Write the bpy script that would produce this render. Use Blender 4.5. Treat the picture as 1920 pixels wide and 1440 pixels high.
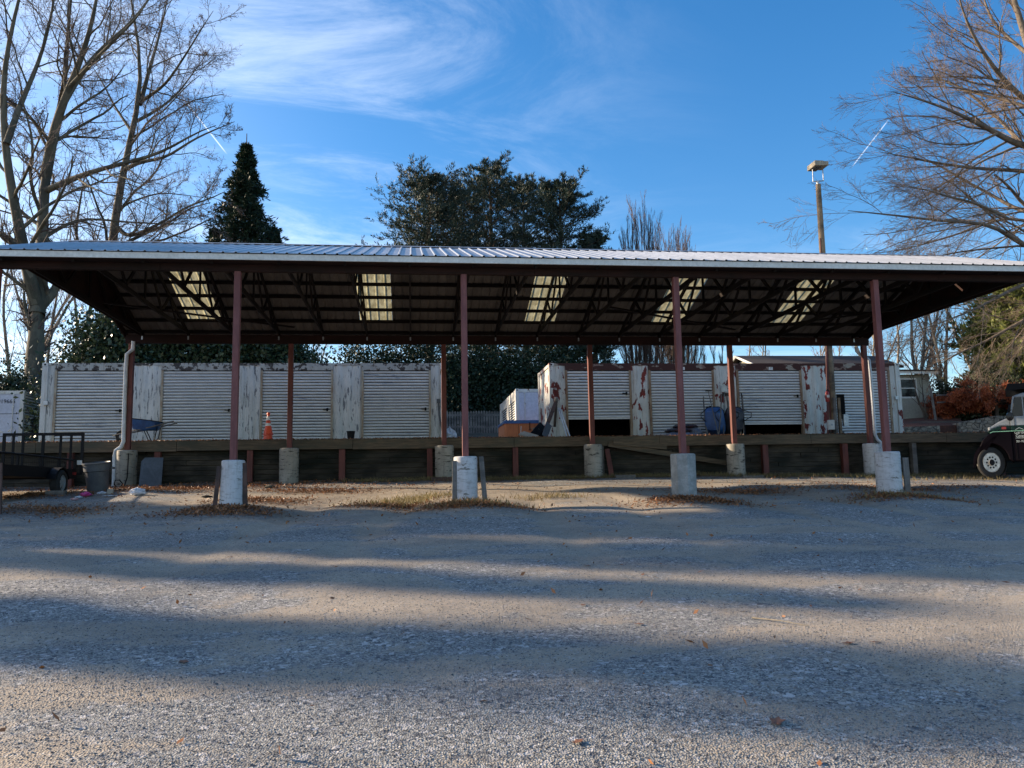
import bpy, math, random
import numpy as np
from mathutils import Matrix, Vector
R_ = math.radians
for o in list(bpy.data.objects): bpy.data.objects.remove(o)
scene = bpy.context.scene
COL = scene.collection

# ------------------------------------------------------------------ camera
EYE = 1.6
F, YAW, PITCH, ROLL = 1554.5, .1215, .1286, .0182
def ray(px, py):
    u0, v0 = px-960, py-720
    c, s = math.cos(ROLL), math.sin(ROLL)
    u = c*u0-s*v0; v = s*u0+c*v0
    return cam_dir(u/F, 1, -v/F)
def cam_dir(x2, y2, z2):
    c, s = math.cos(PITCH), math.sin(PITCH)
    y1 = c*y2-s*z2; z1 = s*y2+c*z2
    c, s = math.cos(YAW), math.sin(YAW)
    return np.array([c*x2+s*y1, -s*x2+c*y1, z1])
def P(px, py, Y):                       # point of the place seen at a photo pixel, at depth Y
    r = ray(px, py); r = r*Y/r[1]; r[2] += EYE
    return r
cam = bpy.data.objects.new('camera', bpy.data.cameras.new('camera')); COL.objects.link(cam)
cr, sr = math.cos(ROLL), math.sin(ROLL)
right = Vector(cam_dir(cr, 0, -sr)); up = Vector(cam_dir(sr, 0, cr)); fw = Vector(cam_dir(0, 1, 0))
M = Matrix((right, up, -fw)).transposed().to_4x4(); M.translation = (0, 0, EYE)
cam.matrix_world = M
cam.data.sensor_width = 36; cam.data.lens = F/1920*36
cam.data.clip_start = .05; cam.data.clip_end = 5000
scene.camera = cam
# ------------------------------------------------------------------ light
SUN_EL, SUN_A = 19.5, 23.0              # height; angle of the sun's bearing from -X towards +Y
sd = Vector((-math.cos(R_(SUN_EL))*math.cos(R_(SUN_A)), math.cos(R_(SUN_EL))*math.sin(R_(SUN_A)), math.sin(R_(SUN_EL))))
sun = bpy.data.objects.new('sun', bpy.data.lights.new('sun', 'SUN')); COL.objects.link(sun)
sun.data.energy = 5.0; sun.data.angle = R_(.9); sun.data.color = (1, .80, .58)
sun.rotation_euler = sd.to_track_quat('Z', 'Y').to_euler()
scene.view_settings.view_transform = 'Standard'; scene.view_settings.look = 'None'
scene.view_settings.exposure = 1.25; scene.view_settings.gamma = 1
world = bpy.data.worlds.new('World'); scene.world = world; world.use_nodes = True

class NT:
    def __init__(s, tree): s.t = tree; tree.nodes.clear()
    def n(s, typ, ins=None, **kw):
        nd = s.t.nodes.new(typ)
        for k, v in kw.items(): setattr(nd, k, v)
        for k, v in (ins or {}).items():
            sk = nd.inputs[k]
            if isinstance(v, bpy.types.NodeSocket): s.t.links.new(v, sk)
            elif isinstance(v, bpy.types.Node): s.t.links.new(v.outputs[0], sk)
            else:
                if sk.type == 'RGBA' and len(v) == 3: v = (*v, 1)
                sk.default_value = v
        return nd
    def math(s, op, a, b=0.0, c=None, clamp=False):
        d = {0: a, 1: b}
        if c is not None: d[2] = c
        return s.n('ShaderNodeMath', d, operation=op, use_clamp=clamp).outputs[0]
    def vmath(s, op, a, b=(0, 0, 0)): return s.n('ShaderNodeVectorMath', {0: a, 1: b}, operation=op)
    def mix(s, f, a, b, blend='MIX'):
        return s.n('ShaderNodeMix', {0: f, 6: a, 7: b}, data_type='RGBA', blend_type=blend).outputs[2]
    def mapr(s, v, a, b, c=0., d=1., smooth=True):
        return s.n('ShaderNodeMapRange', {0: v, 1: a, 2: b, 3: c, 4: d}, interpolation_type='SMOOTHSTEP' if smooth else 'LINEAR').outputs[0]
    def noise(s, vec, scale, detail=3, rough=.55, dist=0.):
        return s.n('ShaderNodeTexNoise', {'Vector': vec, 'Scale': scale, 'Detail': detail, 'Roughness': rough, 'Distortion': dist}).outputs[0]
    def pos(s, sc=(1, 1, 1), off=(0, 0, 0)):
        g = s.n('ShaderNodeNewGeometry').outputs['Position']
        a = s.vmath('MULTIPLY', g, sc).outputs[0]
        return s.vmath('ADD', a, off).outputs[0]

# world: physical sky + thin high cloud and two vapour trails, all by direction
w = NT(world.node_tree)
sky = w.n('ShaderNodeTexSky', sky_type='NISHITA', sun_disc=False, sun_elevation=R_(SUN_EL), sun_rotation=R_(-(90-SUN_A)), altitude=100, air_density=1.0, dust_density=.6, ozone_density=2.2)
tc = w.n('ShaderNodeTexCoord')
d = w.vmath('NORMALIZE', tc.outputs['Generated']).outputs[0]
sp = w.n('ShaderNodeSeparateXYZ', {0: d})
zz = w.math('ADD', sp.outputs[2], .12)
uvx = w.math('DIVIDE', sp.outputs[0], zz); uvy = w.math('DIVIDE', sp.outputs[1], zz)
uv = w.n('ShaderNodeCombineXYZ', {0: uvx, 1: uvy, 2: 0.}).outputs[0]
rot = w.n('ShaderNodeMapping', {'Vector': uv, 'Rotation': (0, 0, R_(-38)), 'Scale': (.62, 1.15, 1)}).outputs[0]
n1 = w.noise(rot, 2.1, 12, .68, 1.1)
n2 = w.noise(w.vmath('MULTIPLY', uv, (.5, .5, 1)).outputs[0], 1.1, 3, .5, .2)
# cloud is densest towards the sun side (low -X) and fades to clear on the other
az = w.math('ARCTAN2', sp.outputs[0], sp.outputs[1])
side = w.mapr(az, .45, -.35, 0., 1.)
low = w.mapr(sp.outputs[2], .34, .10, 0., 1.)
cov = w.math('ADD', w.math('MULTIPLY', side, .66), w.math('MULTIPLY', low, .62))
cl = w.mapr(w.math('ADD', n1, w.math('MULTIPLY', n2, .35)), .57, .95)
cl = w.math('MULTIPLY', w.math('MULTIPLY', cl, cov), .66, clamp=True)
veil = w.math('MULTIPLY', w.mapr(az, .0, -.75, 0., 1.), w.mapr(sp.outputs[2], .75, .15, .0, .34))
cl = w.math('MAXIMUM', cl, 0.)
cl = w.math('ADD', cl, veil, clamp=True)
def trail(p0, p1, wd, amt):
    a = Vector(ray(*p0)).normalized(); b = Vector(ray(*p1)).normalized()
    t = (b-a); L = t.length; t.normalize(); nrm = a.cross(b).normalized()
    mid = (a+b)/2
    dl = w.math('ABSOLUTE', w.vmath('DOT_PRODUCT', d, tuple(nrm)).outputs['Value'])
    al = w.math('ABSOLUTE', w.vmath('DOT_PRODUCT', w.vmath('SUBTRACT', d, tuple(mid)).outputs[0], tuple(t)).outputs['Value'])
    fr = w.mapr(w.vmath('DOT_PRODUCT', d, tuple(mid.normalized())).outputs['Value'], .9, .95)
    return w.math('MULTIPLY', w.math('MULTIPLY', w.mapr(dl, wd, wd*.2), w.mapr(al, L*.52, L*.35)), w.math('MULTIPLY', fr, amt))
cl = w.math('MAXIMUM', cl, trail((1596, 315), (1668, 222), .0008, .42))
cl = w.math('MAXIMUM', cl, trail((338, 178), (428, 292), .0011, .5))
hs = w.n('ShaderNodeHueSaturation', {'Hue': .503, 'Saturation': 1.36, 'Value': .98, 'Color': sky.outputs[0]}).outputs[0]
col = w.mix(cl, hs, (6.4, 6.8, 7.4))
bg = w.n('ShaderNodeBackground', {'Color': col, 'Strength': .105})
w.n('ShaderNodeOutputWorld', {'Surface': bg.outputs[0]})

# ------------------------------------------------------------------ materials
MATS = {}
def newmat(name):
    m = bpy.data.materials.new(name); m.use_nodes = True
    MATS[name] = m
    return m, NT(m.node_tree)
def finish(nt, color, rough=.6, metal=0., bump=None, bstr=.3, bdist=.01, spec=.5, extra=None):
    ins = {'Base Color': color, 'Roughness': rough, 'Metallic': metal, 'Specular IOR Level': spec}
    if bump is not None:
        ins['Normal'] = nt.n('ShaderNodeBump', {'Strength': bstr, 'Distance': bdist, 'Height': bump}).outputs[0]
    ins.update(extra or {})
    b = nt.n('ShaderNodeBsdfPrincipled', ins)
    nt.n('ShaderNodeOutputMaterial', {'Surface': b.outputs[0]})
    return b
def simple(name, c1, c2=None, sc=4., rough=.6, metal=0., st=(1, 1, 1), bstr=.2, bdist=.005, spec=.5, lo=.35, hi=.65):
    m, t = newmat(name)
    c2 = c2 or tuple(x*.65 for x in c1)
    p = t.pos(st)
    n = t.noise(p, sc, 5, .6)
    fine = t.noise(p, sc*7, 2, .6)
    c = t.mix(t.mapr(n, lo, hi), c1, c2)
    c = t.mix(t.mapr(fine, .3, .75, 0., .35), c, tuple(x*.55 for x in c2))
    finish(t, c, rough, metal, fine, bstr, bdist, spec)
    return m
def painted(name, base, base2, under, edge, amt, st=(5, 5, 2), streak=(.25, .17, .10), samt=.4, rough=.5, under2=None, seams=False):
    """old paint: two tones, vertical stains, and flakes that bare the coat below"""
    m, t = newmat(name)
    c = t.mix(t.mapr(t.noise(t.pos((1.2, 1.2, .7)), 2.2, 4), .35, .65), base, base2)
    s = t.noise(t.pos((9, 9, .8)), 1.6, 5, .65)
    c = t.mix(t.mapr(s, .52, .74, 0., samt), c, streak)
    s2 = t.noise(t.pos((14, 14, 5), (7, 3, 1)), 2., 4, .7)
    c = t.mix(t.mapr(s2, .56, .72, 0., .45), c, (.13, .13, .13))
    if seams:      # spiral seam marks left by the casting tube, and soil splashed on the foot
        sx = t.n('ShaderNodeSeparateXYZ', {0: t.pos()})
        zz_ = t.math('ADD', t.math('ADD', sx.outputs[2], t.math('MULTIPLY', sx.outputs[0], .16)), t.math('MULTIPLY', t.noise(t.pos(), 3, 3), .05))
        fr = t.math('FRACT', t.math('MULTIPLY', zz_, 5.6))
        ln = t.math('MULTIPLY', t.mapr(fr, .10, .03), t.mapr(t.noise(t.pos((1, 1, 1), (2, 2, 2)), 9, 3), .42, .55))
        c = t.mix(t.math('MULTIPLY', ln, seams), c, (.10, .095, .085))
        bl = t.noise(t.pos((1, 1, 2.4), (8, 1, 3)), 7, 5, .7)
        c = t.mix(t.mapr(bl, .5, .68, 0., .5), c, (.19, .17, .14))
    f = t.noise(t.pos(st, (3, 1, 9)), 1., 6, .62, .3)
    th = 1-amt
    ec = t.mapr(f, th-.018, th-.004)
    fc = t.mapr(f, th, th+.006)
    u = under if under2 is None else t.mix(t.mapr(t.noise(t.pos((1, 1, 1)), 3, 3), .4, .6), under, under2)
    c = t.mix(ec, c, edge); c = t.mix(fc, c, u)
    finish(t, c, t.mapr(fc, 0, 1, rough, .85), 0, t.math('SUBTRACT', 1., fc), .5, .004, .4)
    return m
def wood(name, c1, c2, c3, vert=False, ph=.15, rough=.85, green=0.):
    """weathered timber: grain along the piece, tone by board"""
    m, t = newmat(name)
    g = (14, 14, 1.2) if vert else (1.1, 9, 14)
    gr = t.noise(t.pos(g), 2., 5, .65)
    big = t.noise(t.pos((.8, .8, 2.2)), 1.6, 4, .6)
    c = t.mix(t.mapr(gr, .3, .7), c1, c2)
    c = t.mix(t.mapr(big, .4, .68), c, c3)
    if green: c = t.mix(t.mapr(t.noise(t.pos((.5, .5, 1), (4, 4, 4)), 1.1, 3), .45, .65, 0., green), c, (.006, .011, .007))
    finish(t, c, rough, 0, gr, .5, .006, .25)
    return m
def leafmat(name, c1, c2, trans=.25, sc=.6, rough=.55):
    m, t = newmat(name)
    isl = t.n('ShaderNodeNewGeometry').outputs['Random Per Island']
    n = t.noise(t.pos(), sc, 3)
    c = t.mix(isl, c1, c2)
    c = t.mix(t.mapr(n, .35, .65, 0., .6), c, tuple(x*.6 for x in c2))
    b = t.n('ShaderNodeBsdfPrincipled', {'Base Color': c, 'Roughness': rough, 'Specular IOR Level': .35})
    tr = t.n('ShaderNodeBsdfTranslucent', {'Color': c})
    mx = t.n('ShaderNodeMixShader', {0: trans, 1: b.outputs[0], 2: tr.outputs[0]})
    t.n('ShaderNodeOutputMaterial', {'Surface': mx.outputs[0]})
    return m

def mk_ground():
    m, t = newmat('gravel')
    at = t.n('ShaderNodeAttribute', attribute_name='soil').outputs['Fac']
    lit = t.n('ShaderNodeAttribute', attribute_name='litter').outputs['Fac']
    p = t.pos()
    v = t.n('ShaderNodeTexVoronoi', {'Vector': p, 'Scale': 85., 'Randomness': 1.}, feature='F1')
    v2 = t.n('ShaderNodeTexVoronoi', {'Vector': p, 'Scale': 30., 'Randomness': 1.}, feature='F1')
    st = t.n('ShaderNodeSeparateColor', {0: v.outputs['Color']})
    st2 = t.n('ShaderNodeSeparateColor', {0: v2.outputs['Color']})
    stone = t.mix(t.mapr(st.outputs[0], 0, 1, 0, 1, False), (.07, .072, .074), (.50, .48, .43))
    stone = t.mix(t.mapr(st.outputs[1], .5, 1, 0., .6), stone, (.185, .19, .195))
    big = t.mix(t.mapr(st2.outputs[1], 0., 1.), (.08, .088, .10), (.52, .50, .48))
    stone = t.mix(t.mapr(st2.outputs[0], .80, .82), stone, big)
    dirt = t.mix(t.noise(p, 9, 5, .7), (.50, .42, .32), (.27, .225, .175))
    dirt = t.mix(t.mapr(st.outputs[2], .72, .8, 0., .8), dirt, stone)
    # wheel-packed dirt in long soft patches across the gravel
    pn = t.noise(t.pos((.30, .62, 1)), 1.0, 5, .6, .8)
    pn2 = t.noise(t.pos((1, 1, 1), (5, 5, 5)), 2.6, 6, .7)
    trk = t.n('ShaderNodeAttribute', attribute_name='tracks').outputs['Fac']
    mask = t.math('ADD', t.math('ADD', t.math('ADD', pn, t.math('MULTIPLY', trk, .30)), t.math('MULTIPLY', t.math('SUBTRACT', pn2, .5), .55)), t.math('MULTIPLY', at, .35))
    c = t.mix(t.mapr(mask, .485, .615), stone, dirt)
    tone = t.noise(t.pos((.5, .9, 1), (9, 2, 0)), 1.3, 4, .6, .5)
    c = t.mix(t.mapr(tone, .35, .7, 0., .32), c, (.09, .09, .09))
    lc = t.mix(t.noise(p, 30, 3), (.16, .085, .04), (.06, .04, .025))
    c = t.mix(t.math('MULTIPLY', lit, t.mapr(t.noise(p, 7, 4, .7), .3, .6)), c, lc)
    h = t.math('ADD', t.math('MULTIPLY', v.outputs['Distance'], 1.), t.math('MULTIPLY', t.noise(p, 14, 5, .7), .8))
    finish(t, c, .92, 0, h, .8, .010, .15)
    return m
def mk_slat(name, c1, c2, wear, wamt):
    m, t = newmat(name)
    c = t.mix(t.mapr(t.noise(t.pos((1, 1, 2)), 2.5, 4), .35, .65), c1, c2)
    w1 = t.noise(t.pos((.9, 1, 16)), 1.5, 6, .7, .2)
    w2 = t.noise(t.pos((.45, 1, .9), (3, 7, 2)), 1.3, 2)
    f = t.math('MULTIPLY', t.mapr(w1, .56, .63), t.mapr(w2, .46, .62))
    c = t.mix(t.math('MULTIPLY', f, wamt), c, wear)
    dn = t.noise(t.pos((5, 5, 5)), 3, 4, .7)
    c = t.mix(t.mapr(dn, .56, .72, 0., .4), c, (.25, .19, .13))
    finish(t, c, .55, 0, dn, .1, .003, .4)
    return m
def mk_stone():
    m, t = newmat('field_stone')
    v = t.n('ShaderNodeTexVoronoi', {'Vector': t.pos((1, 1, 1.7)), 'Scale': 4.6, 'Randomness': .9}, feature='F1')
    e = t.n('ShaderNodeTexVoronoi', {'Vector': t.pos((1, 1, 1.7)), 'Scale': 4.6, 'Randomness': .9}, feature='DISTANCE_TO_EDGE')
    c = t.mix(t.n('ShaderNodeSeparateColor', {0: v.outputs['Color']}).outputs[0], (.22, .18, .135), (.09, .082, .075))
    c = t.mix(t.mapr(t.noise(t.pos(), 8, 4), .4, .7, 0., .5), c, (.38, .33, .26))
    j = t.mapr(e.outputs[0], .0, .05)
    c = t.mix(j, (.035, .03, .026), c)
    finish(t, c, .9, 0, j, .9, .04, .2)
    return m
GRAVEL = mk_ground()
YARD = simple('packed_earth', (.10, .085, .06), (.06, .055, .04), 1.5, .95)
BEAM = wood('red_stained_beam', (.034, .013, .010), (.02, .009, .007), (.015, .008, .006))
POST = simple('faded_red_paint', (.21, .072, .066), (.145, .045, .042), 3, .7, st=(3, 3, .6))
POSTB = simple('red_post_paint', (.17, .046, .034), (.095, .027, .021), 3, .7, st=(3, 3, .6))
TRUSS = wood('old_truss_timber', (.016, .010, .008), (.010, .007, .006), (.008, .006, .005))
UNDER_SHADE = simple('shade_darkened_underside', (.16, .147, .135), (.11, .10, .092), 1.4, .9, st=(3, .6, 1))  # underside of the roof sheet, coloured darker to carry the shade below it
ROOF = simple('roof_sheet_metal', (.50, .51, .52), (.42, .43, .43), 1.1, .34, .55, st=(1.5, .35, 1), bstr=.08)
WHITE = simple('white_trim_paint', (.70, .68, .63), (.60, .58, .53), 2.5, .5)
PIPE = simple('white_pipe', (.66, .68, .70), (.5, .52, .54), 3, .4)
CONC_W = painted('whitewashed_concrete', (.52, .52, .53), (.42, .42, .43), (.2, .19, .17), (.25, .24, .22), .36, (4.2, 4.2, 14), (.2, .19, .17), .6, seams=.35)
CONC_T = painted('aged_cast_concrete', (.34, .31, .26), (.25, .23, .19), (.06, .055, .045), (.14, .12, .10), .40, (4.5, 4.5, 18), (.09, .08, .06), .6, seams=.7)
CONC_G = simple('grey_concrete', (.33, .34, .33), (.22, .23, .22), 5, .85, bstr=.6, bdist=.01)
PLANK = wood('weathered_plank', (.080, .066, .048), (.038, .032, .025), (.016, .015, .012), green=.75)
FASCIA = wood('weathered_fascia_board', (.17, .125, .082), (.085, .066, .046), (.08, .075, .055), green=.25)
GREYW = wood('grey_board', (.23, .21, .19), (.13, .12, .11), (.09, .085, .08), True)
REDW = wood('brown_red_board', (.13, .075, .06), (.08, .05, .042), (.05, .038, .034), True)
POLEW = wood('pole_timber', (.30, .22, .14), (.15, .11, .075), (.09, .07, .05), True)
C_WHITE = painted('container_white_paint', (.64, .63, .59), (.55, .54, .50), (.20, .115, .06), (.36, .31, .26), .36, (4, 4, 1.3), (.26, .17, .10), .55)
C_FLAKE = painted('container_streaked_paint', (.62, .61, .57), (.52, .52, .49), (.17, .175, .18), (.36, .35, .32), .405, (15, 15, 2.6), (.24, .21, .16), .55)
C_RED = painted('container_flaked_red', (.60, .58, .52), (.50, .485, .43), (.20, .03, .022), (.60, .58, .52), .435, (4.4, 4.4, 2.1), (.22, .15, .08), .7, under2=(.13, .028, .02))
C_HEAD = painted('container_header_worn', (.42, .41, .37), (.33, .32, .29), (.06, .05, .045), (.26, .22, .18), .47, (6, 6, 7), (.14, .09, .06), .7)
C_HEADR = painted('container_header_rust', (.30, .26, .20), (.20, .10, .07), (.06, .022, .016), (.12, .06, .04), .56, (2.0, 2.0, 5), (.10, .04, .028), .8)
C_RUST = simple('rusty_jamb', (.36, .27, .17), (.20, .10, .05), 3, .8, st=(4, 4, 1))
JAMB = simple('cream_jamb', (.46, .41, .31), (.30, .20, .12), 3, .7, st=(5, 5, 1))
SLAT = mk_slat('white_slat', (.64, .63, .60), (.56, .56, .54), (.10, .13, .20), .75)
GROOVE = simple('slat_groove_dirt_shade', (.07, .07, .07), (.045, .045, .045), 6, .85)  # dirt plus the shade between slats, coloured into the groove faces
SLAT2 = mk_slat('pale_slat', (.55, .57, .57), (.47, .50, .51), (.13, .14, .16), .6)
BLACK = simple('black_steel', (.007, .007, .008), (.004, .004, .005), 5, .6, spec=.2)
DARKW = simple('dark_interior', (.012, .011, .010), (.008, .008, .008), 3, .95, spec=.1)
RUBBER = simple('rubber', (.022, .022, .022), (.014, .014, .014), 8, .8)
STEEL = simple('galvanised_steel', (.48, .49, .50), (.34, .35, .36), 6, .4, .6)
GREYP = simple('grey_plastic', (.085, .092, .10), (.06, .066, .074), 4, .5)
GREYB = simple('grey_panel_board', (.085, .10, .115), (.06, .07, .08), 3, .7)
BLUEP = simple('blue_tray_paint', (.03, .11, .30), (.02, .065, .19), 4, .4)
BLUEV = simple('blue_vinyl', (.035, .13, .34), (.03, .10, .26), 3, .5)
REDP = simple('red_enamel', (.42, .035, .025), (.30, .025, .02), 4, .4)
ORANGE = simple('orange_plastic', (.78, .10, .03), (.6, .07, .025), 5, .5)
CEDARP = simple('orange_stained_panel', (.68, .22, .075), (.52, .16, .055), 5, .65, st=(8, 8, .6))
PINK = simple('pink_foil', (.6, .05, .22), (.45, .04, .2), 9, .35)
WBAG = simple('white_plastic_film', (.72, .74, .78), (.5, .52, .56), 9, .35, bstr=.5)
GLASS = simple('window_glass', (.008, .009, .011), (.005, .006, .008), 2, .12, spec=.3, bstr=.01)
GREENP = simple('dark_green_paint', (.005, .030, .024), (.003, .02, .017), 2, .4, spec=.2, bstr=.02)
PURPLE = simple('dark_maroon_paint', (.005, .0022, .005), (.003, .0015, .003), 2, .5, spec=.08, bstr=.02)
TRUCKW = simple('white_truck_paint', (.30, .33, .36), (.24, .27, .30), 2, .3, bstr=.02)
ALU = simple('polished_wheel', (.62, .60, .56), (.40, .38, .35), 9, .35, .6)
SHINGLE = simple('brown_shingle', (.055, .038, .03), (.03, .022, .018), 5, .9, st=(1, 6, 6))
SIDING = simple('cream_siding', (.33, .32, .25), (.27, .26, .21), 2, .7)
MULCH = simple('red_mulch', (.11, .035, .02), (.06, .022, .014), 5, .95, bstr=.9, bdist=.05)
BARK_S = None
def mk_bark(name, c1, c2, c3, sc=1.):
    m, t = newmat(name)
    v = t.n('ShaderNodeTexVoronoi', {'Vector': t.pos((1, 1, .55)), 'Scale': 2.6*sc}, feature='F1')
    k = t.n('ShaderNodeSeparateColor', {0: v.outputs['Color']}).outputs[0]
    c = t.mix(t.mapr(k, .45, .7), c1, c2)
    n = t.noise(t.pos((3, 3, 1)), 3*sc, 5, .7)
    c = t.mix(t.mapr(n, .45, .65, 0, .8), c, c3)
    finish(t, c, .85, 0, n, .6, .02, .2)
    return m
BARK_S = mk_bark('mottled_bark', (.13, .115, .085), (.065, .06, .045), (.09, .08, .058))
BARK_R = mk_bark('grey_brown_bark', (.14, .115, .09), (.10, .08, .065), (.19, .15, .11))
BARK_P = mk_bark('pale_bark', (.27, .23, .18), (.19, .16, .12), (.12, .09, .07), 1.5)
BARK_D = mk_bark('dark_bark', (.06, .045, .035), (.045, .035, .028), (.09, .07, .05))
TWIG_W = simple('reddish_twig', (.12, .085, .072), (.085, .062, .055), 2, .9)
TWIG_R = simple('tan_twig', (.22, .16, .115), (.15, .11, .08), 2, .9)
SPRUCE = leafmat('dark_spruce_needle', (.010, .024, .014), (.022, .045, .022), .12)
CEDAR = leafmat('blue_green_needle', (.018, .040, .030), (.042, .062, .042), .12, .35)
HOLLY = leafmat('dark_glossy_leaf', (.012, .028, .014), (.05, .075, .035), .1, .8, .35)
LGREEN = leafmat('light_green_needle', (.24, .26, .07), (.13, .16, .045), .3, .5)
MAPLE = leafmat('russet_maple_leaf', (.52, .15, .05), (.30, .07, .028), .35, .9)
LITTER = leafmat('fallen_leaf', (.40, .17, .06), (.15, .07, .035), .1, 2.)
GRASSM = leafmat('dry_grass', (.17, .15, .05), (.28, .21, .10), .3, 1.)
IVY = leafmat('ground_cover_leaf', (.022, .038, .018), (.04, .05, .02), .15, .5)
SKYL = None
def mk_skylight():
    m, t = newmat('translucent_roof_panel')
    c = t.mix(t.mapr(t.noise(t.pos((3, 1, 1)), 4, 4), .3, .7), (.60, .59, .48), (.44, .42, .32))
    a = t.n('ShaderNodeBsdfTranslucent', {'Color': c})
    b = t.n('ShaderNodeBsdfPrincipled', {'Base Color': c, 'Roughness': .4})
    x = t.n('ShaderNodeMixShader', {0: .2, 1: a.outputs[0], 2: b.outputs[0]})
    t.n('ShaderNodeOutputMaterial', {'Surface': x.outputs[0]})
    return m
SKYL = mk_skylight()

# ------------------------------------------------------------------ mesh helpers
def mesh_np(name, V, F4, mat=None, mats=None, midx=None, smooth=False, F3=None):
    me = bpy.data.meshes.new(name)
    V = np.asarray(V, np.float32); nv = len(V)
    me.vertices.add(nv); me.vertices.foreach_set('co', V.ravel())
    parts = []; sizes = []
    if F4 is not None and len(F4): parts.append(np.asarray(F4, np.int32).ravel()); sizes.append(np.full(len(F4), 4, np.int32))
    if F3 is not None and len(F3): parts.append(np.asarray(F3, np.int32).ravel()); sizes.append(np.full(len(F3), 3, np.int32))
    L = np.concatenate(parts); S = np.concatenate(sizes)
    me.loops.add(len(L)); me.loops.foreach_set('vertex_index', L)
    me.polygons.add(len(S)); me.polygons.foreach_set('loop_start', np.concatenate([[0], np.cumsum(S)[:-1]]).astype(np.int32))
    for m in (mats or ([mat] if mat else [])): me.materials.append(m)
    if midx is not None: me.polygons.foreach_set('material_index', np.asarray(midx, np.int32))
    if smooth: me.polygons.foreach_set('use_smooth', np.ones(len(S), bool))
    me.update(calc_edges=True)
    return me
def link(name, me, parent=None, loc=None):
    o = bpy.data.objects.new(name, me); COL.objects.link(o)
    if parent: o.parent = parent
    if loc is not None: o.location = loc
    return o
def tag(o, label=None, cat=None, group=None, kind=None):
    if label: o['label'] = label
    if cat: o['category'] = cat
    if group: o['group'] = group
    if kind: o['kind'] = kind
    return o
def thing(name, loc, label, cat, group=None):
    o = bpy.data.objects.new(name, None); COL.objects.link(o); o.location = tuple(float(v) for v in loc)
    o.empty_display_size = .1
    return tag(o, label, cat, group)
def worldloc(o):
    l = Vector((0, 0, 0))
    while o is not None: l += o.location; o = o.parent
    return l
class MB:
    def __init__(s): s.v = []; s.f = []; s.m = []
    def add(s, vs, fs, m=0):
        b = len(s.v); s.v += [tuple(map(float, v)) for v in vs]; s.f += [[b+i for i in f] for f in fs]; s.m += [m]*len(fs); return s
    def box(s, x0, x1, y0, y1, z0, z1, m=0):
        return s.add([(x0, y0, z0), (x1, y0, z0), (x1, y1, z0), (x0, y1, z0), (x0, y0, z1), (x1, y0, z1), (x1, y1, z1), (x0, y1, z1)],
                     [(0, 3, 2, 1), (4, 5, 6, 7), (0, 1, 5, 4), (1, 2, 6, 5), (2, 3, 7, 6), (3, 0, 4, 7)], m)
    def beam(s, p0, p1, wd, ht, upv=(0, 0, 1), m=0):
        """rectangular bar from p0 to p1"""
        p0, p1 = Vector(p0), Vector(p1); a = (p1-p0).normalized(); u = Vector(upv)
        sx = a.cross(u)
        if sx.length < 1e-4: sx = a.cross(Vector((0, 1, 0)))
        sx.normalize(); sz = sx.cross(a).normalized()
        vs = []
        for p in (p0, p1):
            for i, j in ((-1, -1), (1, -1), (1, 1), (-1, 1)): vs.append(p+sx*(i*wd/2)+sz*(j*ht/2))
        return s.add(vs, [(0, 3, 2, 1), (4, 5, 6, 7), (0, 1, 5, 4), (1, 2, 6, 5), (2, 3, 7, 6), (3, 0, 4, 7)], m)
    def tube(s, pts, r, n=8, m=0, cap=True):
        pts = [Vector(p) for p in pts]; k = len(pts)
        rs = r if isinstance(r, (list, tuple)) else [r]*k
        b = len(s.v); ref = None
        for i, p in enumerate(pts):
            a = (pts[min(i+1, k-1)]-pts[max(i-1, 0)]).normalized()
            if ref is None: ref = Vector((0, 0, 1)) if abs(a.z) < .9 else Vector((1, 0, 0))
            x = (ref-a*ref.dot(a)).normalized(); ref = x; y = a.cross(x)
            for j in range(n):
                t = 2*math.pi*j/n; s.v.append(tuple(p+x*(math.cos(t)*rs[i])+y*(math.sin(t)*rs[i])))
        for i in range(k-1):
            for j in range(n):
                s.f.append([b+i*n+j, b+i*n+(j+1) % n, b+(i+1)*n+(j+1) % n, b+(i+1)*n+j]); s.m.append(m)
        if cap:
            s.f.append([b+j for j in range(n)][::-1]); s.m.append(m)
            s.f.append([b+(k-1)*n+j for j in range(n)]); s.m.append(m)
        return s
    def lathe(s, c, prof, n=20, m=0, axis='z', cap=True, jit=0.):
        """prof: (radius, height) up from c"""
        c = Vector(c); b = len(s.v); k = len(prof); rnd = random.Random(int(c.x*97+c.y*31))
        for r, h in prof:
            for j in range(n):
                t = 2*math.pi*j/n; q = r*(1+jit*rnd.uniform(-1, 1)); cx, cy = math.cos(t)*q, math.sin(t)*q
                s.v.append(tuple(c+(Vector((cx, cy, h)) if axis == 'z' else Vector((cx, h, cy)) if axis == 'y' else Vector((h, cx, cy)))))
        for i in range(k-1):
            for j in range(n):
                s.f.append([b+i*n+j, b+i*n+(j+1) % n, b+(i+1)*n+(j+1) % n, b+(i+1)*n+j]); s.m.append(m)
        if cap:
            s.f.append([b+j for j in range(n)][::-1]); s.m.append(m)
            s.f.append([b+(k-1)*n+j for j in range(n)]); s.m.append(m)
        return s
    def prism(s, poly, y0, y1, m=0):
        """polygon of (x, z) run from y0 to y1"""
        n = len(poly)
        vs = [(x, y0, z) for x, z in poly]+[(x, y1, z) for x, z in poly]
        fs = [list(range(n)), list(range(n, 2*n))[::-1]]+[[i, i+n, (i+1) % n+n, (i+1) % n] for i in range(n)]
        return s.add(vs, fs, m)
    def rot(s, c, ax, ang, start=0):
        Rm = Matrix.Rotation(ang, 3, ax); c = Vector(c)
        s.v[start:] = [tuple(Rm @ (Vector(v)-c)+c) for v in s.v[start:]]
        return s
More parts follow.
